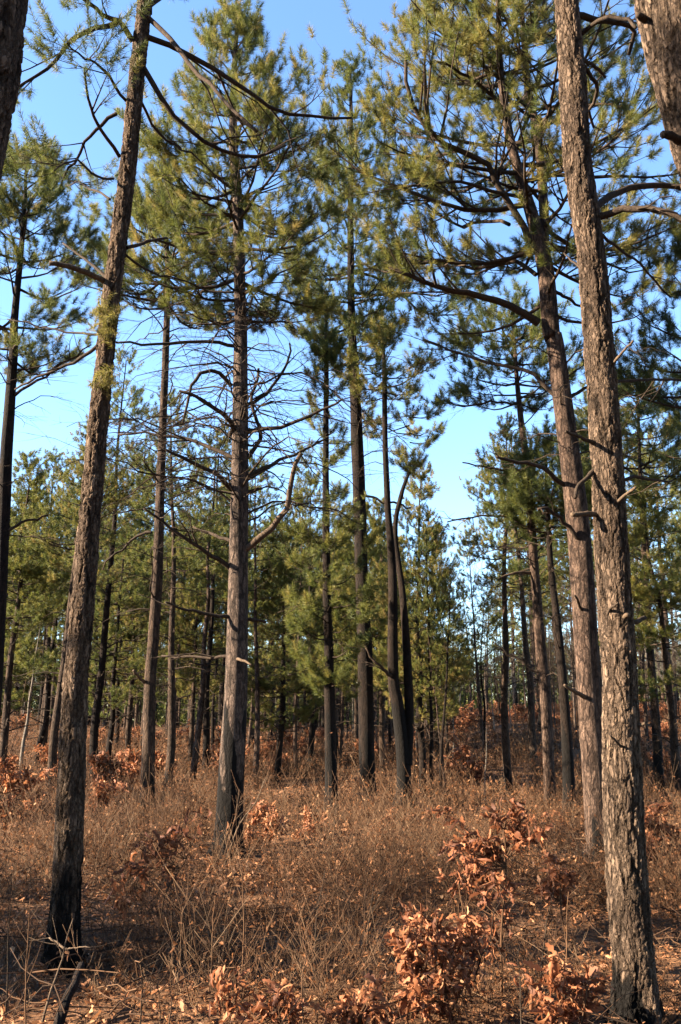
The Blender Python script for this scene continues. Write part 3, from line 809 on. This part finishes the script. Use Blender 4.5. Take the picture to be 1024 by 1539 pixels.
def place(model_, px, Y, top, label, rz=0., wide=1., group=None, by=None, cat=None):
    if by is not None:
        p = foot(px, by); Y = p[1]
    x = at(px, 1075, Y)[0]
    gz = float(ground(x, Y)) - .03
    h = at(px, top, Y)[2] - gz
    s = h/model_['h']
    if model_.get('fresh'):
        del model_['fresh']
        o = model_; o.location = (x, Y, gz); o.rotation_euler = (0, 0, rz); o.scale = (s*wide, s*wide, s)
        o['label'] = label
        if group: o['group'] = group
    else:
        o = copy_tree(model_, (x, Y, gz), rz, (s*wide, s*wide, s), label, group)
    if cat: o['category'] = cat
    return o

K = KINDS
mid = [
 ('tall', 88, 19., 640, 'dark pine just left of the leaning left trunk, crown under open sky', 0.4, 1.1),
 ('tall2', 150, 20.5, 545, 'dark trunked pine close right of the leaning left trunk', 1.9, 1.1),
 ('bough', 172, 23., 800, 'young bushy pine with dark layered boughs right of the leaning left trunk', 2.4, 1.2),
 ('bough', 60, 25., 830, 'young dark layered pine behind the pale dead snag', .8, 1.3),
 ('tall', 256, 17.5, 600, 'dark pine close right of the brown sunlit trunk', 3.4, 1.),
 ('slim', 292, 21., 640, 'thin straight pine between the brown sunlit trunk and the tallest pine', .9, 1.2),
 ('tall2', 312, 23., 660, 'thin dark pine just left of the burnt base', 4.0, 1.1),
 ('slim', 385, 20., 690, 'thin pine just right of the burnt base', 2.2, 1.2),
 ('cone', 418, 21., 790, 'bushy young pine with yellow green boughs right of the burnt trunk', 1.2, 1.25),
 ('slim', 447, 23., 740, 'thin bare trunked pine left of the straight dark yellowish pine', 5.1, 1.),
 ('tall2', 466, 25., 700, 'dark thin pine next to the straight dark yellowish pine', .2, 1.),
 ('cone', 632, 18., 712, 'cone shaped yellow green pine on the left side of the sky gap', 3.3, 1.1),
 ('cone2', 556, 23., 770, 'bushy yellow green pine behind the slim central trunk', 2.3, 1.25),
 ('cone', 658, 27., 800, 'small cone shaped pine right behind the one left of the sky gap', 4.1, 1.2),
 ('cone2', 575, 24., 760, 'small yellow green pine behind the twin stemmed trunk', 1.0, 1.1),
 ('tall', 760, 18.5, 640, 'olive green pine with broad crown on the right side of the sky gap', .5, 1.05),
 ('slim', 722, 24., 800, 'shorter thin pine under the right side of the sky gap', 2.0, 1.1),
 ('tall', 800, 24., 660, 'pine behind the slim pinkish trunk', 4.4, 1.1),
 ('tall', 938, 22., 570, 'pine seen past the right side of the big plated trunk, trunk hidden', 1.5, 1.2),
 ('cone2', 1012, 17., 730, 'broad sunny olive pine at the right edge', 2.9, 1.3),
 ('slim', 965, 27., 800, 'thin pine low behind the bright olive one', .1, 1.2),
 ('tall2', 880, 26., 720, 'dark pine behind the forked pinkish trunk', 5.2, 1.2),
 ('bough', 505, 28., 800, 'layered young pine low between the central trunks', 3.9, 1.1),
 ('cone2', 8, 20., 700, 'sunny olive pine low at the left edge', 4.6, 1.2),
]
for k, px, Y, top, lab, rz, wd_ in mid:
    place(K[k], px, Y, top, lab, rz, wd_)
sn = place(SNAG, 40, 0, 930, 'pale dead snag with short broken branch stubs at the left', .6, 1., by=1172, cat='dead tree')
s2 = place(SNAG, 742, 34, 985, 'thin pale dead pole rising from the slope right of the sky gap', 2.6, .8, cat='dead tree')
s3 = place(SNAG, 724, 0, 1090, 'short dark leaning broken snag on the slope', 1.9, .9, by=1205, cat='dead tree')
s3.rotation_euler = (0, R_(-9), 1.9)
ln = place(K['slim'], 668, 0, 900, 'thin dark pine leaning left beside the cone shaped one', 2.2, .9, by=1208)
ln.rotation_euler = (0, R_(-7), 0)

l2 = place(K['tall2'], 648, 0, 770, 'dark straight stem in the thin cluster beside the cone shaped pine', 1.1, .8, by=1206)
l3 = place(K['tall2'], 659, 0, 840, 'thinnest leaning dark stem in the cluster beside the cone shaped pine', 3.1, .8, by=1211); l3.rotation_euler = (0, R_(-4), 3.1)
# the stand behind: every pine its own object, kept out of the gap where the sky shows
rng = np.random.default_rng(77)
sky_px = [-200, 0, 150, 300, 400, 450, 520, 600, 655, 690, 725, 770, 850, 1000, 1250]
sky_py = [640, 660, 640, 660, 700, 780, 740, 760, 860, 935, 890, 760, 660, 640, 640]
FAR = {'tall': 'far pine with brown bare lower trunk in the stand behind', 'tall2': 'far pine with dark bare trunk in the stand behind',
       'cone': 'far bushy pine, branched nearly to the ground, in the stand behind', 'cone2': 'far yellowish bushy pine in the stand behind',
       'bough': 'far young dark pine with level boughs in the stand behind', 'slim': 'far thin pinkish pine in the stand behind'}
pts = []
tries = 0
while len(pts) < 135 and tries < 8000:
    tries += 1
    Y = 25 + 55*rng.uniform()**1.15
    px = rng.uniform(-90, 1114)
    x = (px - 512)/F*Y
    if any((x - a)**2 + (Y - b)**2 < 1.7**2 for a, b in pts): continue
    lim = np.interp(px, sky_px, sky_py)
    if 640 < px < 745 and Y < 48: continue
    if 39 < Y < 50 and px > 430: continue
    if 640 < px < 1010 and Y < 62 and rng.uniform() < .7: continue
    pts.append((x, Y))
    top = lim + rng.uniform(0, 170)
    k = rng.choice(['tall', 'tall2', 'cone', 'cone2', 'bough', 'slim'], p=[.26, .24, .12, .12, .04, .22] if px < 620 else [.33, .33, .03, .03, 0, .28])
    gz = float(ground(x, Y))
    h = np.clip(at(px, top, Y)[2] - gz, 5., 16.)
    m = K[k]; s = h/m['h']
    copy_tree(m, (x, Y, gz - .03), rng.uniform(0, 6.28), (s*rng.uniform(.9, 1.2),)*2 + (s,), FAR[k], 'far pines: ' + FAR[k][4:].split(' in the')[0])
pb = []
for i in range(205):
    Y = 47 + 45*rng.uniform(); px = rng.uniform(600, 1100) if i < 95 else rng.uniform(-60, 560)
    if i >= 150: Y = 25 + 22*rng.uniform(); px = rng.uniform(520, 1040)
    x = (px - 512)/F*Y; gz = float(ground(x, Y)); j = int(rng.integers(3)); m = BARE[j]
    top = rng.uniform(930, 1010) if i < 150 else rng.uniform(840, 980); h = np.clip(at(px, top, Y)[2] - gz, 3.5, 11); s = h/m['h']
    lab = ['grey leafless tree on the far slope', 'pale thin leafless tree on the far slope', 'dark leafless tree on the far slope'][j]
    grp = 'leafless trees: ' + lab.split(' leafless')[0]
    if m.get('fresh'):
        del m['fresh']; m.location = (x, Y, gz); m.scale = (s, s, s); m['label'] = lab; m['group'] = grp
    else: copy_tree(m, (x, Y, gz), rng.uniform(0, 6.28), (s, s, s), lab, grp)
# the woods beyond, far enough to read as one mass
rng = np.random.default_rng(8)
gt, gf = Geo(), Geo()
n = 900
Y = rng.uniform(82, 150, n); x = rng.uniform(-.62, .62, n)*Y; z0 = ground(x, Y); hh = rng.uniform(6, 11.5, n)
hh *= np.where(np.abs(x/Y - .145) < .05, .75, 1)
sz = np.linspace(0, 1, 5)
P = np.stack([x, Y, z0 - .2], -1)[:, None] + np.cumsum(rng.normal(0, .12, (n, 5, 3)), 1)*np.array([1, 1, 0]) + np.array([0, 0, 1.])*(hh[:, None]*sz)[..., None]
tubes(gt, P, .11*(1 - .85*sz)[None]*rng.uniform(.6, 1.2, n)[:, None], 5)
kk = 75
i = np.repeat(np.arange(n), kk); s_ = rng.uniform(.03, 1, len(i))
i_ = i; ang = rng.uniform(0, 2*PI, len(i)); rad = 2.0*np.sqrt(rng.uniform(0, 1, len(i)))*(1.05 - s_)**.6
bare_ = (np.arange(n) % 3 == 0) | ((x/Y > .09) & (np.arange(n) % 3 < 2))
keep = ~(bare_[i] & (rng.uniform(size=len(i)) < .75))
pos = np.stack([x[i] + rad*np.cos(ang), Y[i] + rad*np.sin(ang), z0[i] + s_*hh[i]], -1)[keep]
d = rng.normal(0, .5, pos.shape); d[:, 2] += .5
needles(gf, rng, pos, d, 12, .5, .10, back=.3, tint=np.clip(rng.normal(.5, .13, n)[i] + rng.normal(0, .1, len(i)), 0, 1)[keep])
tag(obj('distant_woods', [gt, gf], [M_limb, M_needle]), 'distant mixed woods closing the view behind the far pines', 'woods', kind='stuff')
# unseen neighbours: left ones throw shade, those around the camera added to block skylight
rng = np.random.default_rng(5)
for i, (x, y, h) in enumerate([(-11, 4.6, 6.6), (-14.5, 4.3, 6.9), (-10, .5, 12.5), (-22, 24, 12), (-20, 4.9, 12), (-25, 13.5, 12), (-19, 11.5, 8),
                               (-3, -5, 12), (3.4, -5, 12), (6.5, -1.5, 12), (0, -9, 13), (-8, -7, 12), (9, 4, 12), (10.5, -7, 13), (5, -12, 13), (-5, -13, 13), (6.5, 7.5, 11), (9, 10, 12), (13, 1, 13),
                               (-6, -3.5, 10), (2, -3.5, 9), (5, -6, 11), (8, -3.5, 10), (7, 1, 9), (-2, -8, 11), (-10, -11, 13), (0, -16, 13), (10, -14, 13), (14, -6, 13), (16, 6, 12), (12, 7, 11), (-14, -8, 12), (6, 4.4, 8)]):
    lab, grp = ('pine outside the left edge of the view', 'pines left of the view') if x < -8.5 else ('unseen pine added behind or beside the camera', 'pines behind the camera')
    m = K[['cone', 'bough', 'cone2'][i % 3] if h < 9.5 else ['tall', 'tall2', 'cone'][i % 3]]; s = h/m['h']
    copy_tree(m, (x, y, float(ground(x, y))), rng.uniform(0, 6), (s*1.15, s*1.15, s), lab, grp)
for r in list(K.values()) + [SNAG] + BARE:
    for o in [r] + [o for o in bpy.data.objects if o.get('h') and o.data is None]:
        if 'h' in o: del o['h']
# ================================================================== forest floor
gx = np.sort(np.r_[np.linspace(-30, 30, 160), -30 - np.geomspace(1, 370, 22), 30 + np.geomspace(1, 370, 22)])
gy = np.sort(np.r_[np.linspace(-12, 62, 190), -12 - np.geomspace(1, 100, 10), 62 + np.geomspace(1, 500, 26)])
X, Y_ = np.meshgrid(gx, gy)
V = np.stack([X, Y_, ground(X, Y_)], -1).reshape(-1, 3)
idx = np.arange(len(V)).reshape(X.shape)
q = np.stack([idx[:-1, :-1], idx[:-1, 1:], idx[1:, 1:], idx[1:, :-1]], -1).reshape(-1, 4)
g = Geo(); g.add(V, quads=q)
tag(obj('ground', g, ground_mat()), kind='structure')

rng = np.random.default_rng(9)
def spread(n, y0, y1, pw=1.):
    Y = y0 + (y1 - y0)*rng.uniform(0, 1, n)**pw
    x = rng.uniform(-1, 1, n)*(.44*Y + 1.6)
    return x, Y

# fallen leaves
g = Geo()
for n, a, b, L, simple in ((10000, 2.6, 8, .066, False), (17000, 8, 20, .09, True)):
    x, Y = spread(n, a, b)
    pos = np.stack([x, Y, ground(x, Y) + rng.uniform(.0, .05, n)], -1)
    d = rng.normal(0, 1, (n, 3)); d[:, 2] *= .3
    leaves(g, rng, pos, d, L, 1.2, rng.uniform(0, 1, n)**.8, simple)
tag(obj('leaf_litter', g, M_litter), 'curled brown oak leaves strewn over the forest floor', 'leaf litter', kind='stuff')

# knee-high dry brush
g = Geo(); gl = Geo()
def brush(n, y0, y1, ns, nt, h, r, S, nleaf, lsize, pw=1.):
    x, Y = spread(n, y0, y1, pw)
    q_ = np.sin(.9*x + .5*Y)*np.sin(1.2*Y - .5*x + 1) + .5*np.sin(2.1*x - 1.3*Y) + rng.normal(0, .45, n)
    x, Y = x[q_ > -.45], Y[q_ > -.45]; n = len(x)
    clump = np.sin(x*1.3 + .7*Y + 1)*np.sin(.9*Y - .6*x) + .6*np.sin(2.9*x + 1.7*Y)
    hh = h*np.clip(.72 + .42*clump, .18, 1.6)*rng.uniform(.5, 1.25, n)
    near = np.clip((Y - 3.2)/3.5, .35, 1); hh *= near
    b = np.stack([x, Y, ground(x, Y) - .02], -1)
    par = np.repeat(np.arange(n), ns); M = len(par)
    az = rng.uniform(0, 2*PI, M); sp = np.abs(rng.normal(0, .68, M))
    d = np.stack([np.cos(az)*np.sin(sp), np.sin(az)*np.sin(sp), np.cos(sp)], -1)
    L = hh[par]*rng.uniform(.5, 1.15, M)
    s = np.linspace(0, 1, 4)
    P = b[par][:, None] + rng.normal(0, .07, (M, 1, 3))*np.array([1, 1, 0]) + d[:, None]*(L[:, None]*s)[..., None]
    w = np.cumsum(rng.normal(0, 1, (M, 4, 3)), 1); w -= w[:, :1]; P += w*(.11*L)[:, None, None]
    R = r*rng.uniform(.6, 1.3, M)[:, None]*(1 - .7*s)
    tone = np.clip((rng.normal(.5, .14, n) + .16*np.sin(.8*x - .5*Y + 2)*np.sin(1.1*Y + .4*x))[par] + rng.normal(0, .16, M), 0, 1)
    tubes(g, P, R, S, tint=tone)
    p2, T, TR = kids(rng, P, R, nt, .3, 1, .6, lambda p, t, q: L[p]*q.uniform(.2, .5, len(p)), .4, 3, rmin=r*.45, wig=.1)
    TR = np.maximum(TR, r*.3)
    tubes(g, T, TR, 3, tint=np.clip(tone[p2] + .12, 0, 1))
    k = int(len(T)*nleaf)
    if k:
        i = rng.integers(0, len(T), k); f = rng.integers(0, 3, k)
        pos = T[i, f]; dd = rng.normal(0, 1, (k, 3)); dd[:, 2] -= .4
        leaves(gl, rng, pos, dd, lsize, 1.2, np.clip(rng.normal(.5, .25, k), 0, 1), True)
brush(800, 3.0, 7.5, 7, 4, .58, .0026, 3, .6, .035)
brush(2200, 7.0, 15, 7, 4, .58, .0036, 3, .6, .042)
brush(3300, 14, 28, 6, 3, .62, .0065, 3, .6, .07)
brush(6500, 27, 56, 4, 2, .75, .010, 3, .7, .12)
brush(260, 3.4, 13, 4, 7, 1.0, .0034, 4, .25, .045)
# twigs lying about
n = 2600; x, Y = spread(n, 2.8, 16, 1.2)
P0 = np.stack([x, Y, ground(x, Y) + rng.uniform(.01, .22, n)], -1)
d = rng.normal(0, 1, (n, 3)); d[:, 2] *= .22; d = norm(d)
L = rng.uniform(.15, .7, n); s = np.linspace(0, 1, 5)
P = P0[:, None] + d[:, None]*(L[:, None]*s)[..., None]
w = np.cumsum(rng.normal(0, 1, P.shape), 1); w -= w[:, :1]; P += w*(.05*L)[:, None, None]
tubes(g, P, rng.uniform(.0015, .0055, n)[:, None]*(1 - .6*s), 4, tint=np.clip(rng.normal(.4, .25, n), 0, 1))
tag(obj('undergrowth', [g, gl], [M_brush, M_brushleaf]), 'dense knee high dry twigs and grass under the pines', 'undergrowth', kind='stuff')

# ------------------------------------------------------------------ oak saplings that keep their dry leaves
def sapling(seed, label, foot_px, clusters, Y=None, leaf=.085, stem_r=.008, tone=.5, group=None, top=None):
    """clusters: (px, py, radius px, number of leaves, depth offset)"""
    rng = np.random.default_rng(seed)
    if Y is None: b = foot(*foot_px); Y = b[1]
    else: b = at(foot_px[0], foot_px[1], Y)
    b = np.array([b[0], Y, float(ground(b[0], Y))])
    root = thing('oak_sapling', label, 'oak sapling', b, group)
    gs, gl = Geo(), Geo()
    cs = [(at(x, y, Y + dy) - b, r/F*depth(at(x, y, Y)), n) for x, y, r, n, dy in clusters]
    hi = max(cs, key=lambda c: c[0][2])[0] if top is None else at(*top, Y) - b
    st = resample(np.array([[0, 0, -.05], hi*.35 + rng.normal(0, .02, 3), hi*.7 + rng.normal(0, .02, 3), hi]), 10)
    tubes(gs, st[None], (stem_r*np.linspace(1, .3, 10))[None], 6)
    for c, r, n in cs:
        z = np.clip(c[2] - .35*np.hypot(c[0], c[1]) - .1, .05, hi[2]*.95)
        s = np.array([np.interp(z, st[:, 2], st[:, i]) for i in range(3)])
        k = max(3, n//14)
        for j in range(k):
            e = c + rng.normal(0, .95, 3)*r*np.array([1, .8, .8])
            mid = (s + e)/2 + np.array([0, 0, -.06*np.linalg.norm(e - s)]) + rng.normal(0, .02, 3)
            P = resample(np.array([s, mid, e]), 6)
            tubes(gs, P[None], (stem_r*.45*np.linspace(1, .35, 6))[None], 4)
            m = int(1.7*n/k)
            t = rng.uniform(.45, 1, m)**.6; f = t*5; i = np.minimum(f.astype(int), 4)
            pos = P[i] + (P[i + 1] - P[i])*(f - i)[:, None] + rng.normal(0, .25, (m, 3))*r*.4
            d = rng.normal(0, .7, (m, 3)); d[:, 2] -= .75; d += norm(e - s)*.5
            leaves(gl, rng, pos, d, leaf, 2.1, np.clip(rng.normal(tone - .06, .3, m), 0, 1))
    obj('stem', gs, M_brush, root)
    obj('foliage', gl, M_oak, root)
    return root

sapling(21, 'oak sapling with flat topped spray of curled leaves on thin dark stem', (754, 1500),
        [(690, 1258, 30, 75, 0), (735, 1262, 34, 90, .1), (775, 1255, 26, 60, -.1), (762, 1212, 18, 28, 0), (725, 1300, 24, 40, .15), (745, 1335, 24, 35, -.1), (775, 1375, 22, 26, .1), (680, 1318, 22, 26, .2), (735, 1395, 20, 22, 0)], top=(752, 1205), stem_r=.009, tone=.42)
sapling(22, 'leafiest oak sapling, a big low clump of orange brown leaves right of the middle foreground', (690, 1548),
        [(640, 1400, 36, 120, 0), (622, 1430, 30, 90, -.1), (665, 1440, 38, 110, .1), (700, 1400, 28, 70, .1), (655, 1480, 34, 80, -.15), (612, 1480, 24, 50, 0), (720, 1395, 20, 40, .2)], top=(655, 1375), stem_r=.009, tone=.6)
sapling(23, 'low oak sapling with pale curled orange leaves in the bottom centre', (535, 1600),
        [(505, 1515, 16, 26, 0), (535, 1508, 22, 44, .1), (562, 1495, 20, 34, 0), (580, 1510, 18, 26, .1), (545, 1532, 22, 40, 0)], leaf=.0855, stem_r=.006, tone=.7)
sapling(24, 'short orange leaved oak sapling at the bottom, left of the centre', (412, 1590),
        [(425, 1492, 12, 16, 0), (405, 1515, 18, 26, .1), (385, 1530, 16, 20, 0), (430, 1520, 16, 20, 0)], leaf=.085, stem_r=.006, tone=.62)
sapling(25, 'tiny oak sapling with a few bright orange leaves near the bottom edge', (352, 1575),
        [(340, 1480, 11, 13, 0), (332, 1498, 12, 12, 0), (352, 1500, 10, 10, 0)], leaf=.085, stem_r=.005, tone=.65)
sapling(26, 'oak sapling with few large dark brown hanging leaves right of the leaning left trunk', (240, 1412),
        [(230, 1285, 24, 22, 0), (268, 1262, 16, 14, .1), (246, 1250, 12, 10, 0), (205, 1275, 16, 14, -.1), (290, 1235, 12, 9, .2), (255, 1310, 16, 10, 0), (195, 1330, 30, 22, .1)], leaf=.13, stem_r=.008, tone=.10)
sapling(27, 'oak sapling with reddish brown leaves at the right edge beside the big plated trunk', (1000, 1330),
        [(985, 1225, 20, 60, 0), (1005, 1240, 22, 70, .2), (990, 1265, 24, 60, 0), (1015, 1280, 20, 50, .1), (975, 1285, 16, 34, -.1)], leaf=.12, tone=.42)
sapling(28, 'tall orange leaved oak sapling at the left edge', (8, 1262),
        [(10, 1150, 18, 80, 0), (28, 1185, 22, 90, .2), (5, 1200, 22, 80, -.2), (40, 1165, 16, 50, 0), (15, 1230, 20, 70, 0), (-15, 1170, 24, 80, 0)], leaf=.13, stem_r=.012, tone=.62)
sapling(29, 'orange oak sapling behind the leaning left trunk, to its right', (150, 1225),
        [(140, 1182, 14, 60, 0), (160, 1178, 16, 70, .2), (178, 1188, 12, 44, 0), (150, 1200, 13, 44, 0)], leaf=.14, tone=.6)
sapling(30, 'bright orange oak sapling right of the burnt trunk base', (402, 1272),
        [(392, 1225, 14, 60, 0), (408, 1218, 14, 60, .1), (420, 1232, 11, 40, 0), (398, 1245, 14, 46, 0)], leaf=.12, tone=.72)
sapling(31, 'low brown oak sapling in front of the dark twin stems', (640, 1262),
        [(628, 1228, 12, 40, 0), (645, 1222, 12, 36, 0), (655, 1236, 11, 30, 0)], leaf=.12, tone=.55)
sapling(32, 'small oak sapling with reddish leaves under the slim pinkish trunk', (818, 1265),
        [(806, 1228, 12, 38, 0), (826, 1236, 13, 40, .1), (838, 1228, 9, 24, 0)], leaf=.12, tone=.42)
sapling(33, 'shaded reddish oak sapling low in front of the big plated trunk', (865, 1580),
        [(845, 1480, 24, 44, 0), (875, 1492, 26, 50, .1), (820, 1505, 20, 30, 0), (885, 1462, 16, 22, 0)], leaf=.10, stem_r=.006, tone=.38)
sapling(34, 'low orange oak sapling left of the slim central trunk', (468, 1262),
        [(460, 1236, 12, 34, 0), (476, 1232, 11, 30, 0), (450, 1246, 10, 24, 0)], leaf=.11, tone=.6)
sapling(35, 'pale orange oak sapling between the slim central trunk and the twin stems', (580, 1262),
        [(572, 1238, 10, 26, 0), (590, 1232, 11, 30, 0)], leaf=.11, tone=.7)
sapling(36, 'brown leaved oak sapling low in the brush left of the big plated trunk', (850, 1400),
        [(842, 1300, 22, 46, 0), (860, 1322, 20, 40, .1), (832, 1330, 18, 30, 0)], leaf=.105, tone=.38)

# saplings further off: three shapes, copied
src = []
for j, (sd, tn) in enumerate(((41, .62), (42, .45), (43, .7))):
    r = sapling(sd, None, (600, 1180), [(588, 1150, 13, 90, 0), (612, 1146, 14, 100, .3), (600, 1132, 12, 80, -.2), (600, 1164, 14, 80, 0), (622, 1162, 10, 50, 0)], leaf=.17, tone=tn, stem_r=.014)
    src.append(r)
FARS = ['far oak sapling with orange leaves among the trunks', 'far oak sapling with brown leaves among the trunks', 'far oak sapling with pale orange leaves among the trunks']
rng = np.random.default_rng(12)
spots = [(430, 24), (412, 26), (445, 30), (400, 33), (700, 40), (720, 43), (690, 38), (745, 44), (780, 45), (975, 42), (1000, 44), (130, 24), (215, 22), (350, 26), (640, 30), (180, 17), (205, 19)] + [(p, 39 + (p % 7)) for p in range(668, 1030, 22)]
for i in range(34):
    spots.append((rng.uniform(-20, 1040), rng.uniform(17, 46)))
for i, (px, Y) in enumerate(spots):
    x = (px - 512)/F*Y; j = int(rng.integers(3)); r = src[j]
    s = rng.uniform(.6, 1.2); loc = (x, Y, float(ground(x, Y)))
    if not r.get('label'): r.location = loc; o = r; o['label'] = FARS[j]; o['group'] = 'far oak saplings: ' + FARS[j].split('with ')[1].split(' among')[0]
    else: o = copy_tree(r, loc, rng.uniform(0, 6), (s, s, s), FARS[j], 'far oak saplings: ' + FARS[j].split('with ')[1].split(' among')[0])
    o.rotation_euler = (0, 0, rng.uniform(0, 6)); o.scale = (s, s, s)

# ------------------------------------------------------------------ sticks, fallen wood, bare whips
def rod(name, label, cat, lines, mat, S=7, twigs=0, seed=1, group=None):
    """lines: list of (pixel rows (px, py, Y), width0, width1)"""
    rng = np.random.default_rng(seed)
    p0 = at(*lines[0][0][0]); p0 = np.array([p0[0], p0[1], float(ground(p0[0], p0[1]))])
    root = thing(name, label, cat, p0, group) if len(lines) > 1 else None
    for j, (rows, w0, w1) in enumerate(lines):
        P = np.array([at(*r) for r in rows]) - p0
        if j == 0 and P[0, 2] > -.02 and P[0, 2] < .5: P[0, 2] = min(P[0, 2], .0)
        K = 12; Q = resample(P, K) + np.cumsum(rng.normal(0, .003, (K, 3)), 0)
        R = np.linspace(w0, w1, K)*.5/F*depth(at(*rows[0]))
        g = Geo(); tubes(g, Q, R, S, tint=np.array([.75]))
        if twigs:
            par, T, TR = kids(rng, Q[None], R[None], twigs, .3, 1, .8, lambda p, t, r: r.uniform(.08, .3, len(p)), .3, 4, rmin=.0015)
            tubes(g, T, TR, 4, tint=np.full(len(T), .7))
        if root is None:
            o = obj(name, g, mat); o.location = p0; tag(o, label, cat, group)
        else: obj('stem' if j == 0 else 'branch', g, mat, root)

rod('forked_stick', 'pale forked stick standing in front of the leaning left trunk', 'stick',
    [([(62, 1532, 4.6), (78, 1490, 4.65), (100, 1430, 4.7), (111, 1383, 4.75)], 4.5, 2), ([(101, 1428, 4.7), (92, 1420, 4.75), (77, 1410, 4.8)], 4, 2.5), ([(101, 1428, 4.7), (112, 1424, 4.65), (135, 1420, 4.6)], 2.2, 1.5)], M_limb_pale, twigs=2)
rod('fallen_branch', 'long thin dark branch lying across the brush at the left', 'fallen branch',
    [([(112, 1428, 6.0), (180, 1421, 6.1), (235, 1408, 6.3), (330, 1404, 6.5), (400, 1398, 6.7)], 4.5, 2.5)], M_limb, twigs=4, seed=4)
rod('fallen_branch', 'thin grey branch lying slantwise in the middle foreground brush', 'fallen branch',
    [([(390, 1445, 5.8), (450, 1420, 6.2), (510, 1395, 6.7), (560, 1378, 7.1)], 4, 2.5)], M_limb_pale, twigs=4, seed=5)
rod('log', 'mossy grey rotten log end standing low at the foot of the leaning left trunk', 'log',
    [([(82, 1540, 4.5), (98, 1500, 4.7), (112, 1475, 4.9), (121, 1452, 5.05)], 17, 12)], M_bark_dark, S=14, seed=6)
rod('dead_twig', 'pale dead twig rising slantwise beside the burnt trunk base', 'dead twig',
    [([(338, 1275, 9.8), (360, 1240, 9.8), (385, 1205, 9.8), (402, 1165, 9.8)], 3, 1.5), ([(345, 1262, 9.8), (356, 1225, 9.7), (362, 1185, 9.6)], 2.2, 1), ([(338, 1275, 9.8), (318, 1268, 9.7), (295, 1272, 9.6)], 2, 1)], M_limb_pale, twigs=5, seed=7)
rod('arched_twig', 'pale arched twig before the slim central trunk', 'dead twig',
    [([(522, 1215, 14.2), (530, 1198, 14.2), (545, 1194, 14.2), (562, 1204, 14.2), (568, 1218, 14.2)], 2.5, 1.6)], M_limb_pale, twigs=3, seed=8)
rng = np.random.default_rng(31)
whips = [(10, 1480, 1330, 4.8, 'dark upright whip at the left edge'), (38, 1530, 1350, 4.4, 'dark whip leaning right near the left edge'), (210, 1539, 1455, 4.3, 'thin pale whip right of the leaning left trunk foot'),
         (242, 1536, 1470, 4.3, 'slanting pale twig between the log and the tiny orange sapling'), (470, 1480, 1310, 5.3, 'upright thin whip left of the middle foreground'), (450, 1539, 1440, 4.3, 'grey whip above the bottom orange saplings'),
         (548, 1480, 1330, 5.4, 'tall thin whip left of the leafiest sapling'), (850, 1500, 1340, 5.0, 'dark whip between the flat topped sapling and the big plated trunk'), (785, 1530, 1420, 4.5, 'pale whip below the flat topped sapling'),
         (700, 1470, 1330, 5.2, 'thin dark whip rising through the leafiest sapling'), (812, 1480, 1345, 5.4, 'forking brown whip in front of the shaded reddish sapling'), (315, 1480, 1350, 5.2, 'upright brown whip above the fallen dark branch')]
for i, (px, y0, y1, Y, lab) in enumerate(whips):
    dx = rng.uniform(-14, 22)
    rod('bare_shoot', lab, 'bare shoot', [([(px, y0 + 40, Y), (px + dx*.3, (y0 + y1)/2, Y + .03), (px + dx, y1, Y + rng.uniform(-.1, .1))], 3., 1.2)], M_brush if i % 2 else M_limb, S=5, twigs=5, seed=50 + i)
